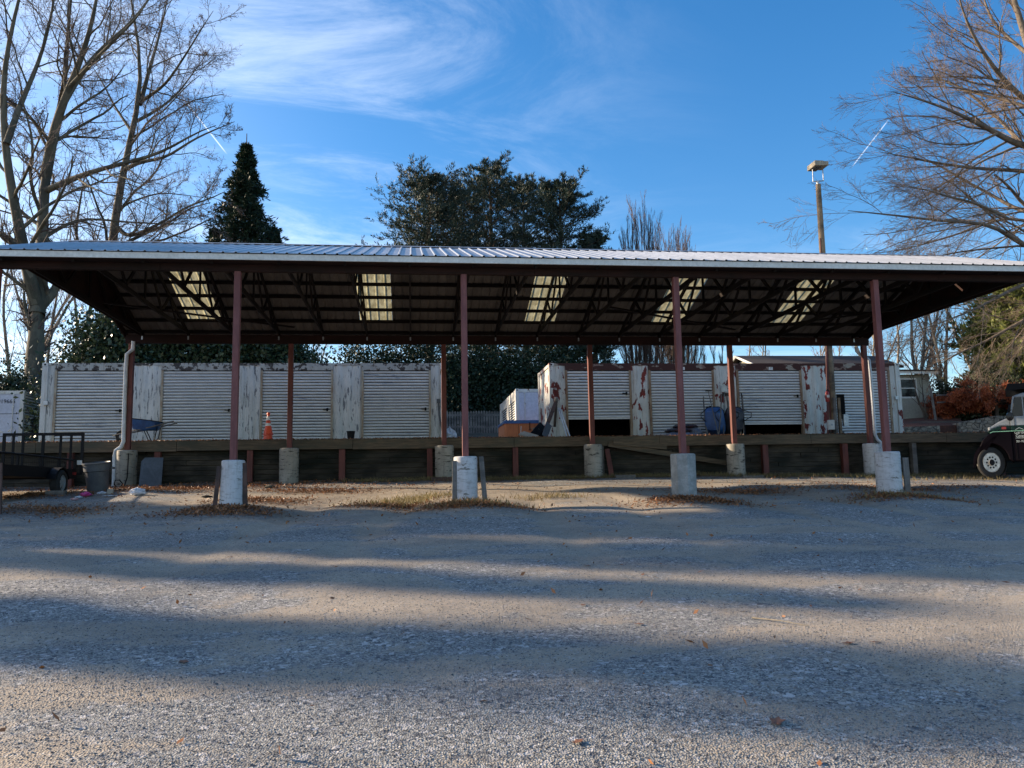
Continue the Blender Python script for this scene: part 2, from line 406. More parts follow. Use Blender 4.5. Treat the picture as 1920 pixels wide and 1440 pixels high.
    def build(s, name, mat, parent=None, smooth=False, bevel=0.):
        me = bpy.data.meshes.new(name)
        org = worldloc(parent) if parent else Vector((0, 0, 0))
        if parent is None and s.v:
            A = np.array(s.v); org = Vector(((A[:, 0].min()+A[:, 0].max())/2, (A[:, 1].min()+A[:, 1].max())/2, A[:, 2].min()))
        me.from_pydata([tuple(Vector(v)-org) for v in s.v], [], s.f)
        for m in (mat if isinstance(mat, (list, tuple)) else [mat]): me.materials.append(m)
        me.polygons.foreach_set('material_index', s.m)
        if smooth:
            me.polygons.foreach_set('use_smooth', [True]*len(me.polygons)); me.update()
            me.set_sharp_from_angle(angle=R_(38))
        me.update()
        o = link(name, me, parent)
        if parent is None: o.location = org
        if bevel:
            b = o.modifiers.new('bevel', 'BEVEL'); b.width = bevel; b.segments = 2; b.limit_method = 'ANGLE'
        return o
def text(name, s, loc, size, mat, parent, rotz=0., ext=.004, align='CENTER', sx=1.):
    cu = bpy.data.curves.new(name, 'FONT'); cu.body = s; cu.size = size; cu.extrude = ext; cu.align_x = align; cu.align_y = 'CENTER'
    tmp = bpy.data.objects.new(name+'_tmp', cu); COL.objects.link(tmp)
    dg = bpy.context.evaluated_depsgraph_get(); me = bpy.data.meshes.new_from_object(tmp.evaluated_get(dg))
    bpy.data.objects.remove(tmp); me.materials.clear(); me.materials.append(mat)
    o = link(name, me, parent)
    o.rotation_euler = (R_(90), 0, rotz); o.scale = (sx, 1, 1)
    o.location = Vector(loc)-(worldloc(parent) if parent else Vector((0, 0, 0)))
    return o

# ------------------------------------------------------------------ heights
def smooth01(x): x = np.clip(x, 0, 1); return x*x*(3-2*x)
def G(x, y):
    x = np.asarray(x, float); y = np.asarray(y, float)
    h = np.where(y < 15.5, .0865*np.maximum(y, -14), 1.34+.076*(np.minimum(y, 30)-15.5))
    h = h-np.clip(x-8, 0, 30)*.016-np.clip(-6-x, 0, 12)*.012
    near = np.exp(-((y-17)/3.5)**2)
    h = h+near*(.030*np.sin(x*1.47+.6)+.018*np.sin(x*3.1+y*.7))
    for i in range(4):
        xc = -3.26+4.27*(i+.5); bend = (.10*(i-1.5))*(14.5-y); fd = smooth01((y-7.5)/4)*smooth01((19.5-y)/3)
        for sgn in (-.85, .85): h = h-.035*fd*np.exp(-((x-xc-sgn-bend)/.24)**2)
        h = h+.05*np.exp(-((x+7.53-4.27*(i+1))/.75)**2-((y-15.4)/1.2)**2)
    h = h+.010*np.sin(x*2.3+y*1.1)+.008*np.sin(x*.9-y*2.7+1)
    return h
XF_, SB_ = -3.26, 4.27
YD = 23.9; ZD = EYE+1.545              # dock edge and dock top
def U(x, y):
    x = np.asarray(x, float); y = np.asarray(y, float)
    h = ZD-.03+0*x
    h = h+smooth01((y-39.6)/2.2)*1.45+np.clip(y-42, 0, 100)*.012
    rr = smooth01((x-17.5)/2)*smooth01((y-30.1)/.6)
    h = h+rr*(.95+np.clip(x-22, 0, 40)*.10+np.clip(y-33, 0, 60)*.05)*(1-smooth01((y-39.6)/2.2)*.8)
    return h

# ------------------------------------------------------------------ ground
def axis_pts(lo, hi, step, far0, far1, n):
    a = np.arange(lo, hi+1e-6, step)
    k = np.arange(1, n+1)/n
    L = lo-(lo-far0)*k**2.6; H = hi+(far1-hi)*k**2.6
    return np.concatenate([L[::-1], a, H])
xs = axis_pts(-14, 20, .14, -500, 500, 16); ys = axis_pts(2, 25, .12, -200, 700, 16)
XX, YY = np.meshgrid(xs, ys); ZZ = G(XX, YY)
nx, ny = len(xs), len(ys)
idx = np.arange(nx*ny).reshape(ny, nx)
F4 = np.stack([idx[:-1, :-1], idx[:-1, 1:], idx[1:, 1:], idx[1:, :-1]], -1).reshape(-1, 4)
ZZ = ZZ-0
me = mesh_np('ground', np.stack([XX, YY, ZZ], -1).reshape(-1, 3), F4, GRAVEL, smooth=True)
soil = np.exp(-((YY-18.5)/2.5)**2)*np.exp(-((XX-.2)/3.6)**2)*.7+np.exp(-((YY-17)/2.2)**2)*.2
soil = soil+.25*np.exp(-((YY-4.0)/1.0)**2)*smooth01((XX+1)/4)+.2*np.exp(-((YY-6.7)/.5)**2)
LP = [(-3.2, 14.8, 1.0, .5), (-.4, 16.0, .8, .5), (1.1, 15.1, 1.1, .5), (5.3, 15.1, 1.1, .6), (9.6, 15.3, 1.2, .6), (-6.8, 16.5, 1.2, 1.2), (-5.8, 21.7, 2.4, 1.0), (-2.2, 20., 1.5, .7), (-3., 17.3, 1., .8), (-9, 20.5, 2, 1.2), (7.4, 18, 1.4, .7), (11.5, 18.5, 2, 1)]
def track_field(x, y):
    out = np.zeros_like(x)
    for i in range(4):
        xc = XF_+SB_*(i+.5); fade = smooth01((y-7.5)/4)*smooth01((19.5-y)/3)
        bend = (.10*(i-1.5))*(14.5-y)
        for sgn in (-.85, .85): out = out+fade*np.exp(-((x-xc-sgn-bend)/.26)**2)
    for yc, sl, w in ((5.6, .05, .25), (7.3, .06, .3), (9.6, -.04, .3), (11.2, -.03, .3)): out = out+.7*np.exp(-((y-yc-sl*x-.3*np.sin(x*.35))/w)**2)
    return np.clip(out, 0, 1)
TR = track_field(XX, YY)
lit = np.zeros_like(XX)
for a, b, c, d_ in LP: lit = np.maximum(lit, np.exp(-((XX-a)/c)**2-((YY-b)/d_)**2))
lit = np.maximum(lit, .75*np.exp(-((YY-23.3)/.8)**2))
for nm, arr in (('soil', soil), ('tracks', TR), ('litter', np.clip(lit, 0, 1))):
    at = me.attributes.new(nm, 'FLOAT', 'POINT'); at.data.foreach_set('value', arr.ravel().astype(np.float32))
tag(link('ground', me), kind='structure')
xs = axis_pts(-20, 45, 1.0, -500, 500, 14); ys = np.concatenate([[YD+.26], axis_pts(24.6, 60, .7, 24.5, 700, 14)[14:]])
XX, YY = np.meshgrid(xs, ys); ZZ = U(XX, YY); nx, ny = len(xs), len(ys)
idx = np.arange(nx*ny).reshape(ny, nx)
F4 = np.stack([idx[:-1, :-1], idx[:-1, 1:], idx[1:, 1:], idx[1:, :-1]], -1).reshape(-1, 4)
V = np.stack([XX, YY, ZZ], -1).reshape(-1, 3)
V2 = V[:nx].copy(); V2[:, 2] = .5
F5 = np.stack([np.arange(nx-1), np.arange(1, nx), nx*ny+np.arange(1, nx), nx*ny+np.arange(nx-1)], -1)
tag(link('upper_yard', mesh_np('upper_yard', np.concatenate([V, V2]), np.concatenate([F4, F5]), YARD, smooth=False)), kind='structure')

# loose stones on the near gravel
rng = np.random.default_rng(5)
def scatter_rocks(name, n, fx, fy, smin, smax, mats, keep=None):
    x = fx(n); y = fy(n)
    x = x+y*.123
    s = smin+(smax-smin)*rng.random(n)**2.2
    base = np.array([(1, 0, 0), (-1, 0, 0), (0, 1, 0), (0, -1, 0), (0, 0, 1), (0, 0, -1)], float)
    tri = np.array([(0, 2, 4), (2, 1, 4), (1, 3, 4), (3, 0, 4), (2, 0, 5), (1, 2, 5), (3, 1, 5), (0, 3, 5)])
    V = base[None]*(.6+.6*rng.random((n, 6, 1)))
    V[:, :, 2] *= .6
    V += rng.normal(0, .12, V.shape)
    a = rng.random(n)*6.28; ca, sa = np.cos(a), np.sin(a)
    X = V[:, :, 0]*ca[:, None]-V[:, :, 1]*sa[:, None]; Yv = V[:, :, 0]*sa[:, None]+V[:, :, 1]*ca[:, None]
    V = np.stack([X, Yv, V[:, :, 2]], -1)*s[:, None, None]
    V += np.stack([x, y, G(x, y)+s*.18], -1)[:, None]
    T = (tri[None]+np.arange(n)[:, None, None]*6).reshape(-1, 3)
    me = mesh_np(name, V.reshape(-1, 3), None, mats=mats, F3=T, midx=np.repeat(rng.integers(0, len(mats), n), 8))
    return link(name, me)
def rockm(name, c): return simple(name, c, tuple(v*.7 for v in c), 20, .9)
RM = [rockm('blue_grey_chip', (.13, .14, .165)), rockm('pale_chip', (.36, .35, .34)), rockm('dark_chip', (.07, .072, .08)), rockm('mid_chip', (.22, .22, .225)), rockm('tan_chip', (.28, .24, .19))]
def fy(n): return 2.6+8.4*rng.random(n)**1.5
ywork = []
def fyk(n):
    y = 2.6+9*rng.random(n)**1.6; ywork.append(y); return y
def fxk(n): return rng.uniform(-.62, .62, n)
o = None
n = 110000
yy = 2.7+10*rng.random(n)**1.7
xx = rng.uniform(-.62, .62, n)*yy
o = scatter_rocks('gravel_stones', n, lambda k: xx, lambda k: yy, .0025, .0085, RM)
tag(o, 'loose crushed stone chips strewn over the near gravel lot', 'gravel', kind='stuff')

# ------------------------------------------------------------------ leaves, twigs, trees (numpy)
def unit(a): return a/np.maximum(np.linalg.norm(a, axis=-1, keepdims=True), 1e-9)
def grow(rg, st, dr, ln, r0, r1, steps, wander=.15, trop=(0, 0, 0)):
    n = len(st); pts = np.zeros((n, steps+1, 3)); pts[:, 0] = st; d = unit(dr); tr = np.array(trop)
    for i in range(steps):
        d = unit(d+rg.normal(0, wander, (n, 3))+tr)
        pts[:, i+1] = pts[:, i]+d*(ln/steps)[:, None]
    t = np.linspace(0, 1, steps+1)[None]
    rad = r0[:, None]*(1-t)+r1[:, None]*t
    return pts, rad
def spawn(rg, pts, rad, m, t0, t1, ang, lr, rr=.6, lenv=None, spread=.25):
    """m children per parent line, from fraction t0..t1, leaving at ang radians"""
    n, k, _ = pts.shape
    L = np.linalg.norm(np.diff(pts, axis=1), axis=2).sum(1) if lenv is None else lenv
    t = (t0+(t1-t0)*((np.arange(m)[None]+rg.random((n, m)))/m)).ravel()
    pi = np.repeat(np.arange(n), m)
    f = t*(k-1); i = np.minimum(f.astype(int), k-2); q = (f-i)[:, None]
    st = pts[pi, i]*(1-q)+pts[pi, i+1]*q
    pd = unit(pts[pi, i+1]-pts[pi, i]); r = (rad[pi, i]*(1-q[:, 0])+rad[pi, i+1]*q[:, 0])
    side = unit(np.cross(pd, rg.normal(0, 1, (len(pi), 3))))
    a = ang*(1+rg.normal(0, spread, len(pi)))[:, None]
    dr = pd*np.cos(a)+side*np.sin(a)
    ln = L[pi]*lr*(1.15-.75*t)*rg.uniform(.6, 1.3, len(pi))
    return st, dr, ln, r*rr, r
def tubes(pts, rad, sides):
    n, k, _ = pts.shape
    tan = np.empty_like(pts); tan[:, 1:-1] = pts[:, 2:]-pts[:, :-2]; tan[:, 0] = pts[:, 1]-pts[:, 0]; tan[:, -1] = pts[:, -1]-pts[:, -2]
    tan = unit(tan)
    ref = np.array([.31, .87, .38]); x = unit(np.cross(tan, ref)); y = np.cross(tan, x)
    a = np.arange(sides)*2*np.pi/sides
    V = pts[:, :, None]+(x[:, :, None]*np.cos(a)[:, None]+y[:, :, None]*np.sin(a)[:, None])*rad[:, :, None, None]
    base = (np.arange(n)*k*sides)[:, None, None]+(np.arange(k-1)*sides)[None, :, None]
    j = np.arange(sides)[None, None]; j2 = (j+1) % sides
    Fq = np.stack([base+j, base+j2, base+sides+j2, base+sides+j], -1).reshape(-1, 4)
    return V.reshape(-1, 3), Fq
def merge(lst):
    Vs, Fs, o = [], [], 0
    for V, Fq in lst: Vs.append(V); Fs.append(Fq+o); o += len(V)
    return np.concatenate(Vs), np.concatenate(Fs)
def resample(poly, rads, k):
    poly = np.array(poly, float); rads = np.array(rads, float)
    d = np.r_[0, np.cumsum(np.linalg.norm(np.diff(poly, axis=0), axis=1))]; t = np.linspace(0, d[-1], k)
    # smooth a little through the given joints
    out = np.stack([np.interp(t, d, poly[:, i]) for i in range(3)], -1)
    for _ in range(2): out[1:-1] = (out[:-2]+2*out[1:-1]+out[2:])/4
    return out, np.interp(t, d, rads)
def leaf_tris(rg, c, dr, ln, wd, flat=0.):
    """one slim diamond of two triangles per leaf"""
    n = len(c); d = unit(dr); s = unit(np.cross(d, rg.normal(0, 1, (n, 3))+np.array([0, 0, flat])))
    ln = np.broadcast_to(ln, (n,))[:, None]; wd = np.broadcast_to(wd, (n,))[:, None]
    V = np.stack([c, c+d*ln*.45+s*wd/2, c+d*ln, c+d*ln*.45-s*wd/2], 1).reshape(-1, 3)
    Fq = np.arange(n*4).reshape(n, 4)
    return V, Fq
def along(rg, pts, m, t0=0., t1=1.):
    n, k, _ = pts.shape
    t = rg.uniform(t0, t1, n*m); pi = np.repeat(np.arange(n), m); f = t*(k-1); i = np.minimum(f.astype(int), k-2); q = (f-i)[:, None]
    return pts[pi, i]*(1-q)+pts[pi, i+1]*q, unit(pts[pi, i+1]-pts[pi, i])
def local(me_parts, loc): return me_parts-np.array(loc)
def add_tree(name, label, cat, loc, parts, group=None):
    """parts: (part name, V, F, material(s), midx)"""
    t = thing(name, loc, label, cat, group)
    for pn, V, Fq, mat in parts:
        sm = 'trunk' in pn or 'limb' in pn
        link(pn, mesh_np(pn, V-np.array(loc, float), Fq, mat, smooth=sm), t)
    return t

def limb_tree(name, label, cat, limbs, base, bark, twig, seed, lv, balls=0, group=None, trop=(0, 0, .03)):
    """limbs: list of (poly of world points, radii). lv: levels of (children, t0, t1, angle, length ratio, steps, sides, wander)"""
    rg = np.random.default_rng(seed); k = 14
    LP_, LR_ = zip(*[resample(p, r, k) for p, r in limbs]); pts = np.array(LP_); rad = np.array(LR_)
    # little natural wobble
    ph = rg.random((len(pts), 1, 3))*6.28
    tt = np.linspace(0, 1, k)[None, :, None]
    big = [tubes(pts, rad, 10)]
    tw = []; last = None; P_, Rr = pts, rad
    for li, (m, t0, t1, ang, lr, steps, sides, wan, rmin) in enumerate(lv):
        st, dr, ln, r, rp = spawn(rg, P_, Rr, m, t0, t1, ang, lr, .42 if li == 0 else .5)
        r = np.clip(r, rmin, .16); ln = np.minimum(ln, 5.5)
        P_, Rr = grow(rg, st, dr, ln, r, np.maximum(r*.3, rmin*.7), steps, wan, trop)
        (big if li == 0 else tw).append(tubes(P_, Rr, sides)); last = P_
    V, Fq = merge(big); V2, F2 = merge(tw or big[1:])
    parts = [('trunk_limbs', V, Fq, bark), ('twigs', V2, F2, twig)]
    t = add_tree(name, label, cat, base, parts, group)
    if balls:
        c, _ = along(rg, last, 1, .7, 1.); c = c[rg.permutation(len(c))[:balls]]
        nb = len(c); s = rg.uniform(.016, .034, nb)
        octa = np.array([(1, 0, 0), (0, 1, 0), (-1, 0, 0), (0, -1, 0), (0, 0, 1.2), (0, 0, -1.2)])
        Vb = (c[:, None]+octa[None]*s[:, None, None]+np.array([0, 0, -.05])).reshape(-1, 3)
        tri = np.array([(0, 1, 4), (1, 2, 4), (2, 3, 4), (3, 0, 4), (1, 0, 5), (2, 1, 5), (3, 2, 5), (0, 3, 5)])
        T = (tri[None]+np.arange(nb)[:, None, None]*6).reshape(-1, 3)
        o = link('seed_balls', mesh_np('seed_balls', Vb-np.array(base, float), None, TWIG_W, F3=T), t)
        o['kind'] = 'stuff'
    return t

PREV = {}
def L_(pts, w0, w1, Y, dY=0.):
    """limb given by photo pixels at depth Y (bulging by dY in depth), pixel widths w0 -> w1"""
    key = round(Y/3.5)
    pool = PREV.setdefault(key, []); n = len(pts); out = []; rr = []; Y0 = Y; start = None
    if pool:
        dd = [(math.hypot(a[0]-pts[0][0], a[1]-pts[0][1]), a) for a in pool]; m = min(dd, key=lambda q: q[0])
        if m[0] < 45: Y0 = m[1][2]; start = m[1]
    ys_ = []
    for i, (x, y) in enumerate(pts):
        f = i/(n-1); yy = Y0+dY*math.sin(f*1.57)
        if i == 0 and start: x, y = start[0], start[1]; pts = [(x, y)]+list(pts[1:])
        ys_.append(yy); out.append(P(x, y, yy)); rr.append((w0+(w1*.45-w0)*f**.85)*yy/F/2)
    for i in range(n-1):
        for j in range(12):
            q = j/12; pool.append((pts[i][0]*(1-q)+pts[i+1][0]*q, pts[i][1]*(1-q)+pts[i+1][1]*q, ys_[i]*(1-q)+ys_[i+1]*q))
    return out, rr
LV = [(10, .10, .99, .80, .52, 10, 5, .12, .014), (9, .12, 1., .80, .48, 8, 4, .14, .0085), (6, .10, 1., .75, .50, 6, 3, .16, .0055), (3, .2, 1., .65, .7, 4, 3, .16, .0045)]
sy = 38.
syc = [
 L_([(62, 745), (66, 660), (70, 600), (68, 555)], 40, 34, sy),
 L_([(68, 570), (52, 520), (45, 460), (25, 380), (12, 300), (3, 200), (8, 110), (30, 20), (50, -60)], 26, 8, sy, -2.),
 L_([(12, 270), (40, 190), (72, 120), (95, 40), (110, -60)], 13, 5, sy-2, 1.5),
 L_([(72, 580), (98, 552), (112, 528), (100, 470), (80, 440)], 20, 18, sy, 1.),
 L_([(72, 590), (80, 500), (80, 440), (78, 380), (90, 300), (108, 220), (125, 160), (124, 80), (135, -20)], 28, 9, sy, 2.),
 L_([(84, 330), (105, 225), (128, 170), (160, 90), (178, 20), (190, -60)], 20, 8, sy+.8, -2),
 L_([(118, 200), (150, 140), (190, 90), (240, 50), (280, 0), (300, -40)], 13, 4, sy+.6, 2),
 L_([(132, 165), (180, 110), (220, 70), (262, 30), (282, -10)], 9, 3, sy, -3),
 L_([(98, 365), (130, 338), (170, 322), (225, 308), (290, 292), (340, 268), (372, 242), (405, 235)], 13, 3, sy, -3.),
 L_([(92, 440), (130, 415), (165, 408), (215, 415), (300, 420), (380, 420)], 8, 2.5, sy, 2.),
 L_([(98, 270), (70, 235), (45, 205), (20, 190)], 8, 4, sy, -2),
 L_([(100, 262), (130, 255), (180, 258), (220, 262)], 7, 2, sy, 3.),
 L_([(88, 345), (70, 320), (40, 300), (20, 270)], 6, 3, sy, 1),
 L_([(20, 480), (0, 440), (-30, 400)], 12, 6, sy, -2),
 L_([(48, 560), (20, 520), (-10, 500), (-40, 490)], 8, 4, sy, -1),
]
sb = P(62, 745, sy); sb[2] = U(sb[0], sb[1])
syc[0][0][0] = np.array([sb[0], sb[1], sb[2]-.3])
limb_tree('sycamore_tree', 'big bare sycamore with mottled multiple trunks rising behind the white container at the left', 'tree', syc, sb, BARK_S, TWIG_W, 11, LV, 1500)
s2 = 43.
syc2 = [
 L_([(196, 690), (202, 560), (208, 455), (220, 380), (230, 320), (245, 250), (262, 200), (272, 150), (265, 90), (245, 20), (240, -40)], 20, 6, s2, 0),
 L_([(262, 195), (280, 130), (295, 80), (310, 20), (318, -40)], 9, 3, s2, 2),
 L_([(222, 420), (238, 450), (265, 435), (310, 415), (350, 385), (400, 372), (420, 360)], 9, 3, s2, -2),
 L_([(206, 475), (265, 440), (320, 418), (352, 390), (395, 380)], 8, 3, s2, 1),
 L_([(204, 520), (160, 500), (140, 440), (150, 380), (160, 320)], 10, 4, s2, -1),
 L_([(232, 320), (262, 302), (310, 298), (360, 262), (410, 240), (440, 228)], 9, 2.5, s2, -2),
 L_([(248, 245), (215, 200), (190, 150), (170, 120)], 6, 2, s2, 2),
 L_([(226, 400), (240, 380), (300, 360), (380, 370)], 6, 2, s2, 2),
 L_([(250, 230), (290, 210), (330, 180), (360, 140), (395, 90)], 7, 2, s2, 2),
 L_([(262, 190), (310, 160), (350, 100), (380, 50), (400, 20)], 7, 2, s2, -3),
]
sb = P(196, 690, s2); sb[2] = U(sb[0], sb[1]); syc2[0][0][0] = np.array([sb[0], sb[1], sb[2]-.3])
limb_tree('bare_tree', 'slimmer bare grey tree with one leaning trunk, between the big sycamore and the dark conifer', 'tree', syc2, sb, BARK_S, TWIG_W, 12, LV, 900)

# big bare tree at the right; its trunk stands just outside the frame
ry = 30.
rt = [
 L_([(2060, 760), (2040, 600), (2010, 420), (1985, 300), (1960, 200), (1935, 100), (1900, 10), (1880, -80)], 44, 14, ry, 1),
 L_([(1960, 200), (1990, 100), (2010, -20)], 22, 10, ry, 0),
 L_([(1945, 285), (1910, 275), (1870, 250), (1820, 225), (1770, 200), (1720, 185), (1675, 172)], 17, 3, ry, -4),
 L_([(1950, 225), (1890, 160), (1850, 110), (1820, 60), (1800, 10), (1790, -40)], 14, 4, ry, -2),
 L_([(1930, 110), (1900, 80), (1860, 40), (1845, 0), (1835, -40)], 10, 4, ry, 2),
 L_([(1990, 340), (1930, 320), (1860, 318), (1790, 312), (1730, 300), (1680, 290), (1650, 285)], 11, 2.5, ry, -3),
 L_([(2000, 400), (1930, 400), (1905, 395), (1870, 370), (1800, 335), (1740, 295), (1700, 300)], 13, 3, ry, 3),
 L_([(2010, 450), (1960, 470), (1915, 465), (1885, 430), (1850, 415), (1780, 418), (1700, 405), (1640, 400), (1590, 395)], 15, 3, ry, -4),
 L_([(2010, 440), (1950, 425), (1890, 400), (1840, 425), (1760, 450), (1690, 470), (1640, 475)], 9, 2.5, ry, 2),
 L_([(1985, 310), (1930, 290), (1890, 240), (1860, 210), (1800, 160), (1760, 140), (1730, 150)], 12, 3, ry, 4),
 L_([(2020, 520), (1960, 520), (1900, 540), (1840, 575), (1780, 600), (1720, 620)], 12, 3, ry, -3),
 L_([(2025, 560), (1960, 580), (1900, 610), (1850, 640), (1790, 665), (1750, 690)], 11, 3, ry, 2),
 L_([(1890, 410), (1830, 380), (1780, 370), (1720, 350), (1670, 350)], 7, 2, ry-2, -2),
 L_([(1870, 250), (1830, 270), (1780, 272), (1730, 265), (1690, 240)], 6, 2, ry-2, -1),
 L_([(1900, 160), (1860, 150), (1820, 120), (1780, 110), (1750, 90)], 6, 2, ry, -2),
]
RLV = [(13, .08, .99, .60, .50, 10, 4, .08, .009), (9, .10, 1., .55, .50, 8, 3, .10, .0055), (6, .10, 1., .50, .52, 6, 3, .11, .004), (3, .2, 1., .45, .7, 4, 3, .11, .0035)]
rb = P(2060, 760, ry); rb[2] = U(rb[0], rb[1]); rt[0][0][0] = np.array([rb[0], rb[1], rb[2]-.4])
limb_tree('bare_oak_tree', 'huge bare tree sweeping fine drooping twigs across the sky at the right', 'tree', rt, rb, BARK_R, TWIG_R, 21, RLV, trop=(-.012, 0, -.012))

def auto_bare(name, label, px, Y, top, wpx, seed, bark=BARK_P, twig=TWIG_W, stems=1, lean=0., fast=0., group=None, lv=None, spread=.3):
    rg = np.random.default_rng(seed); b = P(px, 700, Y); b[2] = U(b[0], b[1])-.1
    tz = P(px, top, Y)[2]; H = tz-b[2]; limbs = []
    r0 = wpx*Y/F/2
    for i in range(stems):
        a = rg.random()*6.28; off = spread*(i > 0)*H
        p = [b+np.array([0, 0, 0])]
        for j in range(1, 6):
            f = j/5
            p.append(b+np.array([math.cos(a)*off*f**1.2+lean*H*f+rg.normal(0, .02*H), math.sin(a)*off*f*.8+rg.normal(0, .02*H), H*f*(1-.12*(i > 0)*rg.random())]))
        limbs.append((p, list(np.linspace(r0, r0*.22, 6))))
    return limb_tree(name, label, 'tree', limbs, b, bark, twig, seed, lv or [(12, .2, .98, .6, .28, 6, 4, .14, .01), (7, .1, 1., .55, .45, 5, 3, .16, .007), (6, .1, 1, .55, .55, 4, 3, .18, .006)], group=group, trop=(0, 0, .05))
# upright many-stemmed tree over the roof
UPLV = [(16, .10, .9, .26, .30, 7, 4, .05, .009), (11, .1, 1., .24, .45, 6, 3, .06, .006), (7, .1, 1, .22, .5, 4, 3, .06, .005)]
def upright(name, label, px, Y, top, seed, stems, half):
    rg = np.random.default_rng(seed); b = P(px, 700, Y); b[2] = U(b[0], b[1])-.1; limbs = []
    for i in range(stems):
        f = (i/(stems-1)*2-1); x1 = px+half*f; t = top+(abs(f)**1.6)*70+rg.uniform(-8, 12)
        q = P(x1, t, Y+rg.uniform(-2, 2)); m = b*.45+q*.55; m[0] += (q[0]-b[0])*.25; s = b+(m-b)*.3+np.array([(q[0]-b[0])*.18, 0, 0])
        limbs.append(([b, s, m, q], [.085, .065, .045, .012]))
    return limb_tree(name, label, 'tree', limbs, b, BARK_D, TWIG_W, seed, UPLV, trop=(0, 0, .12))
upright('hornbeam_tree', 'tallest upright bare tree with fanned stems right of the dark cedars', 1200, 50, 385, 31, 11, 40)
upright('hornbeam_tree', 'lower upright bare tree at the right edge of the fanned stems above the roof', 1262, 52, 420, 32, 11, 44)
upright('hornbeam_tree', 'bushy bare tree seen between the shed beam and the red flaked container', 1345, 46, 640, 33, 8, 60)
auto_bare('birch_tree', 'pale trunked bare tree directly behind the cream house wing', 1722, 40, 470, 9, 41, stems=3, spread=.22)
auto_bare('birch_tree', 'pale leaning bare tree between the cream wing and the light green evergreen', 1775, 37, 500, 9, 42, stems=3, lean=.06, spread=.28)
auto_bare('bare_tree', 'thin bare tree behind the brown roofed house', 1640, 52, 560, 7, 43, stems=3)
auto_bare('bare_tree', 'small bare tree left of the brown house gable', 1408, 55, 600, 6, 44, stems=3)
auto_bare('bare_tree', 'bare rusty brown tree peeping over the house ridge', 1540, 58, 640, 7, 45, stems=3, twig=simple('rusty_twig', (.26, .12, .04), (.18, .08, .03), 2, .9))
SAP = [(9, .3, .98, .6, .3, 6, 3, .14, .008), (5, .1, 1., .55, .45, 4, 3, .16, .006)]
auto_bare('sapling', 'dark sapling in front of the cream house wing window', 1728, 31.6, 690, 3.6, 46, bark=BARK_D, twig=BARK_D, stems=3, spread=.2, lv=[(5, .3, .9, .6, .3, 5, 4, .12, .01)])
auto_bare('bare_tree', 'tall thin reddish trunk just right of the big sycamore', 101, 52, 420, 7, 47, twig=TWIG_W, bark=BARK_R)
auto_bare('bare_tree', 'thin reddish trunk nearer the holly, behind the white container', 163, 54, 430, 7, 48, twig=TWIG_W, bark=BARK_R)
auto_bare('bare_tree', 'hazy twiggy tree farthest left behind the sycamore', 10, 60, 380, 8, 49, stems=3)
auto_bare('bare_tree', 'hazy twiggy tree under the left end of the roof', 130, 64, 400, 8, 50, stems=3)
auto_bare('bare_tree', 'pale twiggy tree in the gap between holly hedge and cedars', 585, 60, 600, 7, 51, stems=3, twig=simple('straw_twig', (.32, .23, .14), (.22, .16, .1), 2, .9))
auto_bare('bare_tree', 'bare tree far behind the right big tree and evergreen', 1850, 60, 480, 8, 52, stems=3, twig=TWIG_R)
auto_bare('bare_tree', 'bare tree showing between the house roof and the right shed post', 1690, 58, 520, 8, 53, stems=3, twig=TWIG_R)

def conifer(name, label, base, top_z, prof, seed, mat, nb=220, up=.1, droop=0., sub=10, leafn=9, ll=.28, lw=.07, trunk_r=.22, wander=.12, group=None, lean=0., lead=.4, flat=1.):
    """prof(f) -> crown radius at height fraction f; branches with needle sprays"""
    rg = np.random.default_rng(seed); b = np.array(base, float); H = top_z-b[2]
    f = np.sort(rg.random(nb)**.7); a = np.arange(nb)*2.39996+rg.normal(0, .3, nb)
    f = np.clip(f, .02, .99)
    R = np.array([prof(x) for x in f])*rg.uniform(.55, 1.12, nb)
    st = b+np.stack([lean*f*H, 0*f, f*H*.96], -1)
    dr = np.stack([np.cos(a), np.sin(a), np.full(nb, up)+lead*f**3], -1)
    pts, rad = grow(rg, st, dr, R, np.clip(R*.014, .012, .08), np.full(nb, .006), 7, wander*.6, (0, 0, -droop))
    lines = [tubes(pts, rad, 3)]
    s = spawn(rg, pts, rad, sub, .12, 1., .85, .36, .5)
    s[1][:, 2] *= flat
    p2, r2 = grow(rg, s[0], s[1], np.clip(s[2], .1, 1.6), np.clip(s[3], .006, .02), np.full(len(s[0]), .004), 4, wander, (0, 0, up*.5-droop))
    c, d = along(rg, p2, leafn, .05, 1.)
    d = unit(d+rg.normal(0, .55, d.shape)+np.array([0, 0, up*1.5]))
    c = c+rg.normal(0, .035, c.shape)
    V, Fq = leaf_tris(rg, c, d, ll*rg.uniform(.6, 1.3, len(c)), lw*rg.uniform(.7, 1.3, len(c)))
    tp, tr = resample([b-np.array([0, 0, .3]), b+np.array([lean*H*.5, 0, H*.5]), b+np.array([lean*H, 0, H])], [trunk_r, trunk_r*.6, .02], 10)
    lines.append(tubes(tp[None], tr[None], 3)) if False else None
    tv, tf = tubes(tp[None], tr[None], 10)
    bv, bf = merge(lines)
    return add_tree(name, label, 'tree', base, [('trunk', *merge([(tv, tf), (bv, bf)]), BARK_D), ('crown', V, Fq, mat)], group)
def upos(px, Y): 
    q = P(px, 700, Y); q[2] = float(U(q[0], q[1])); return q
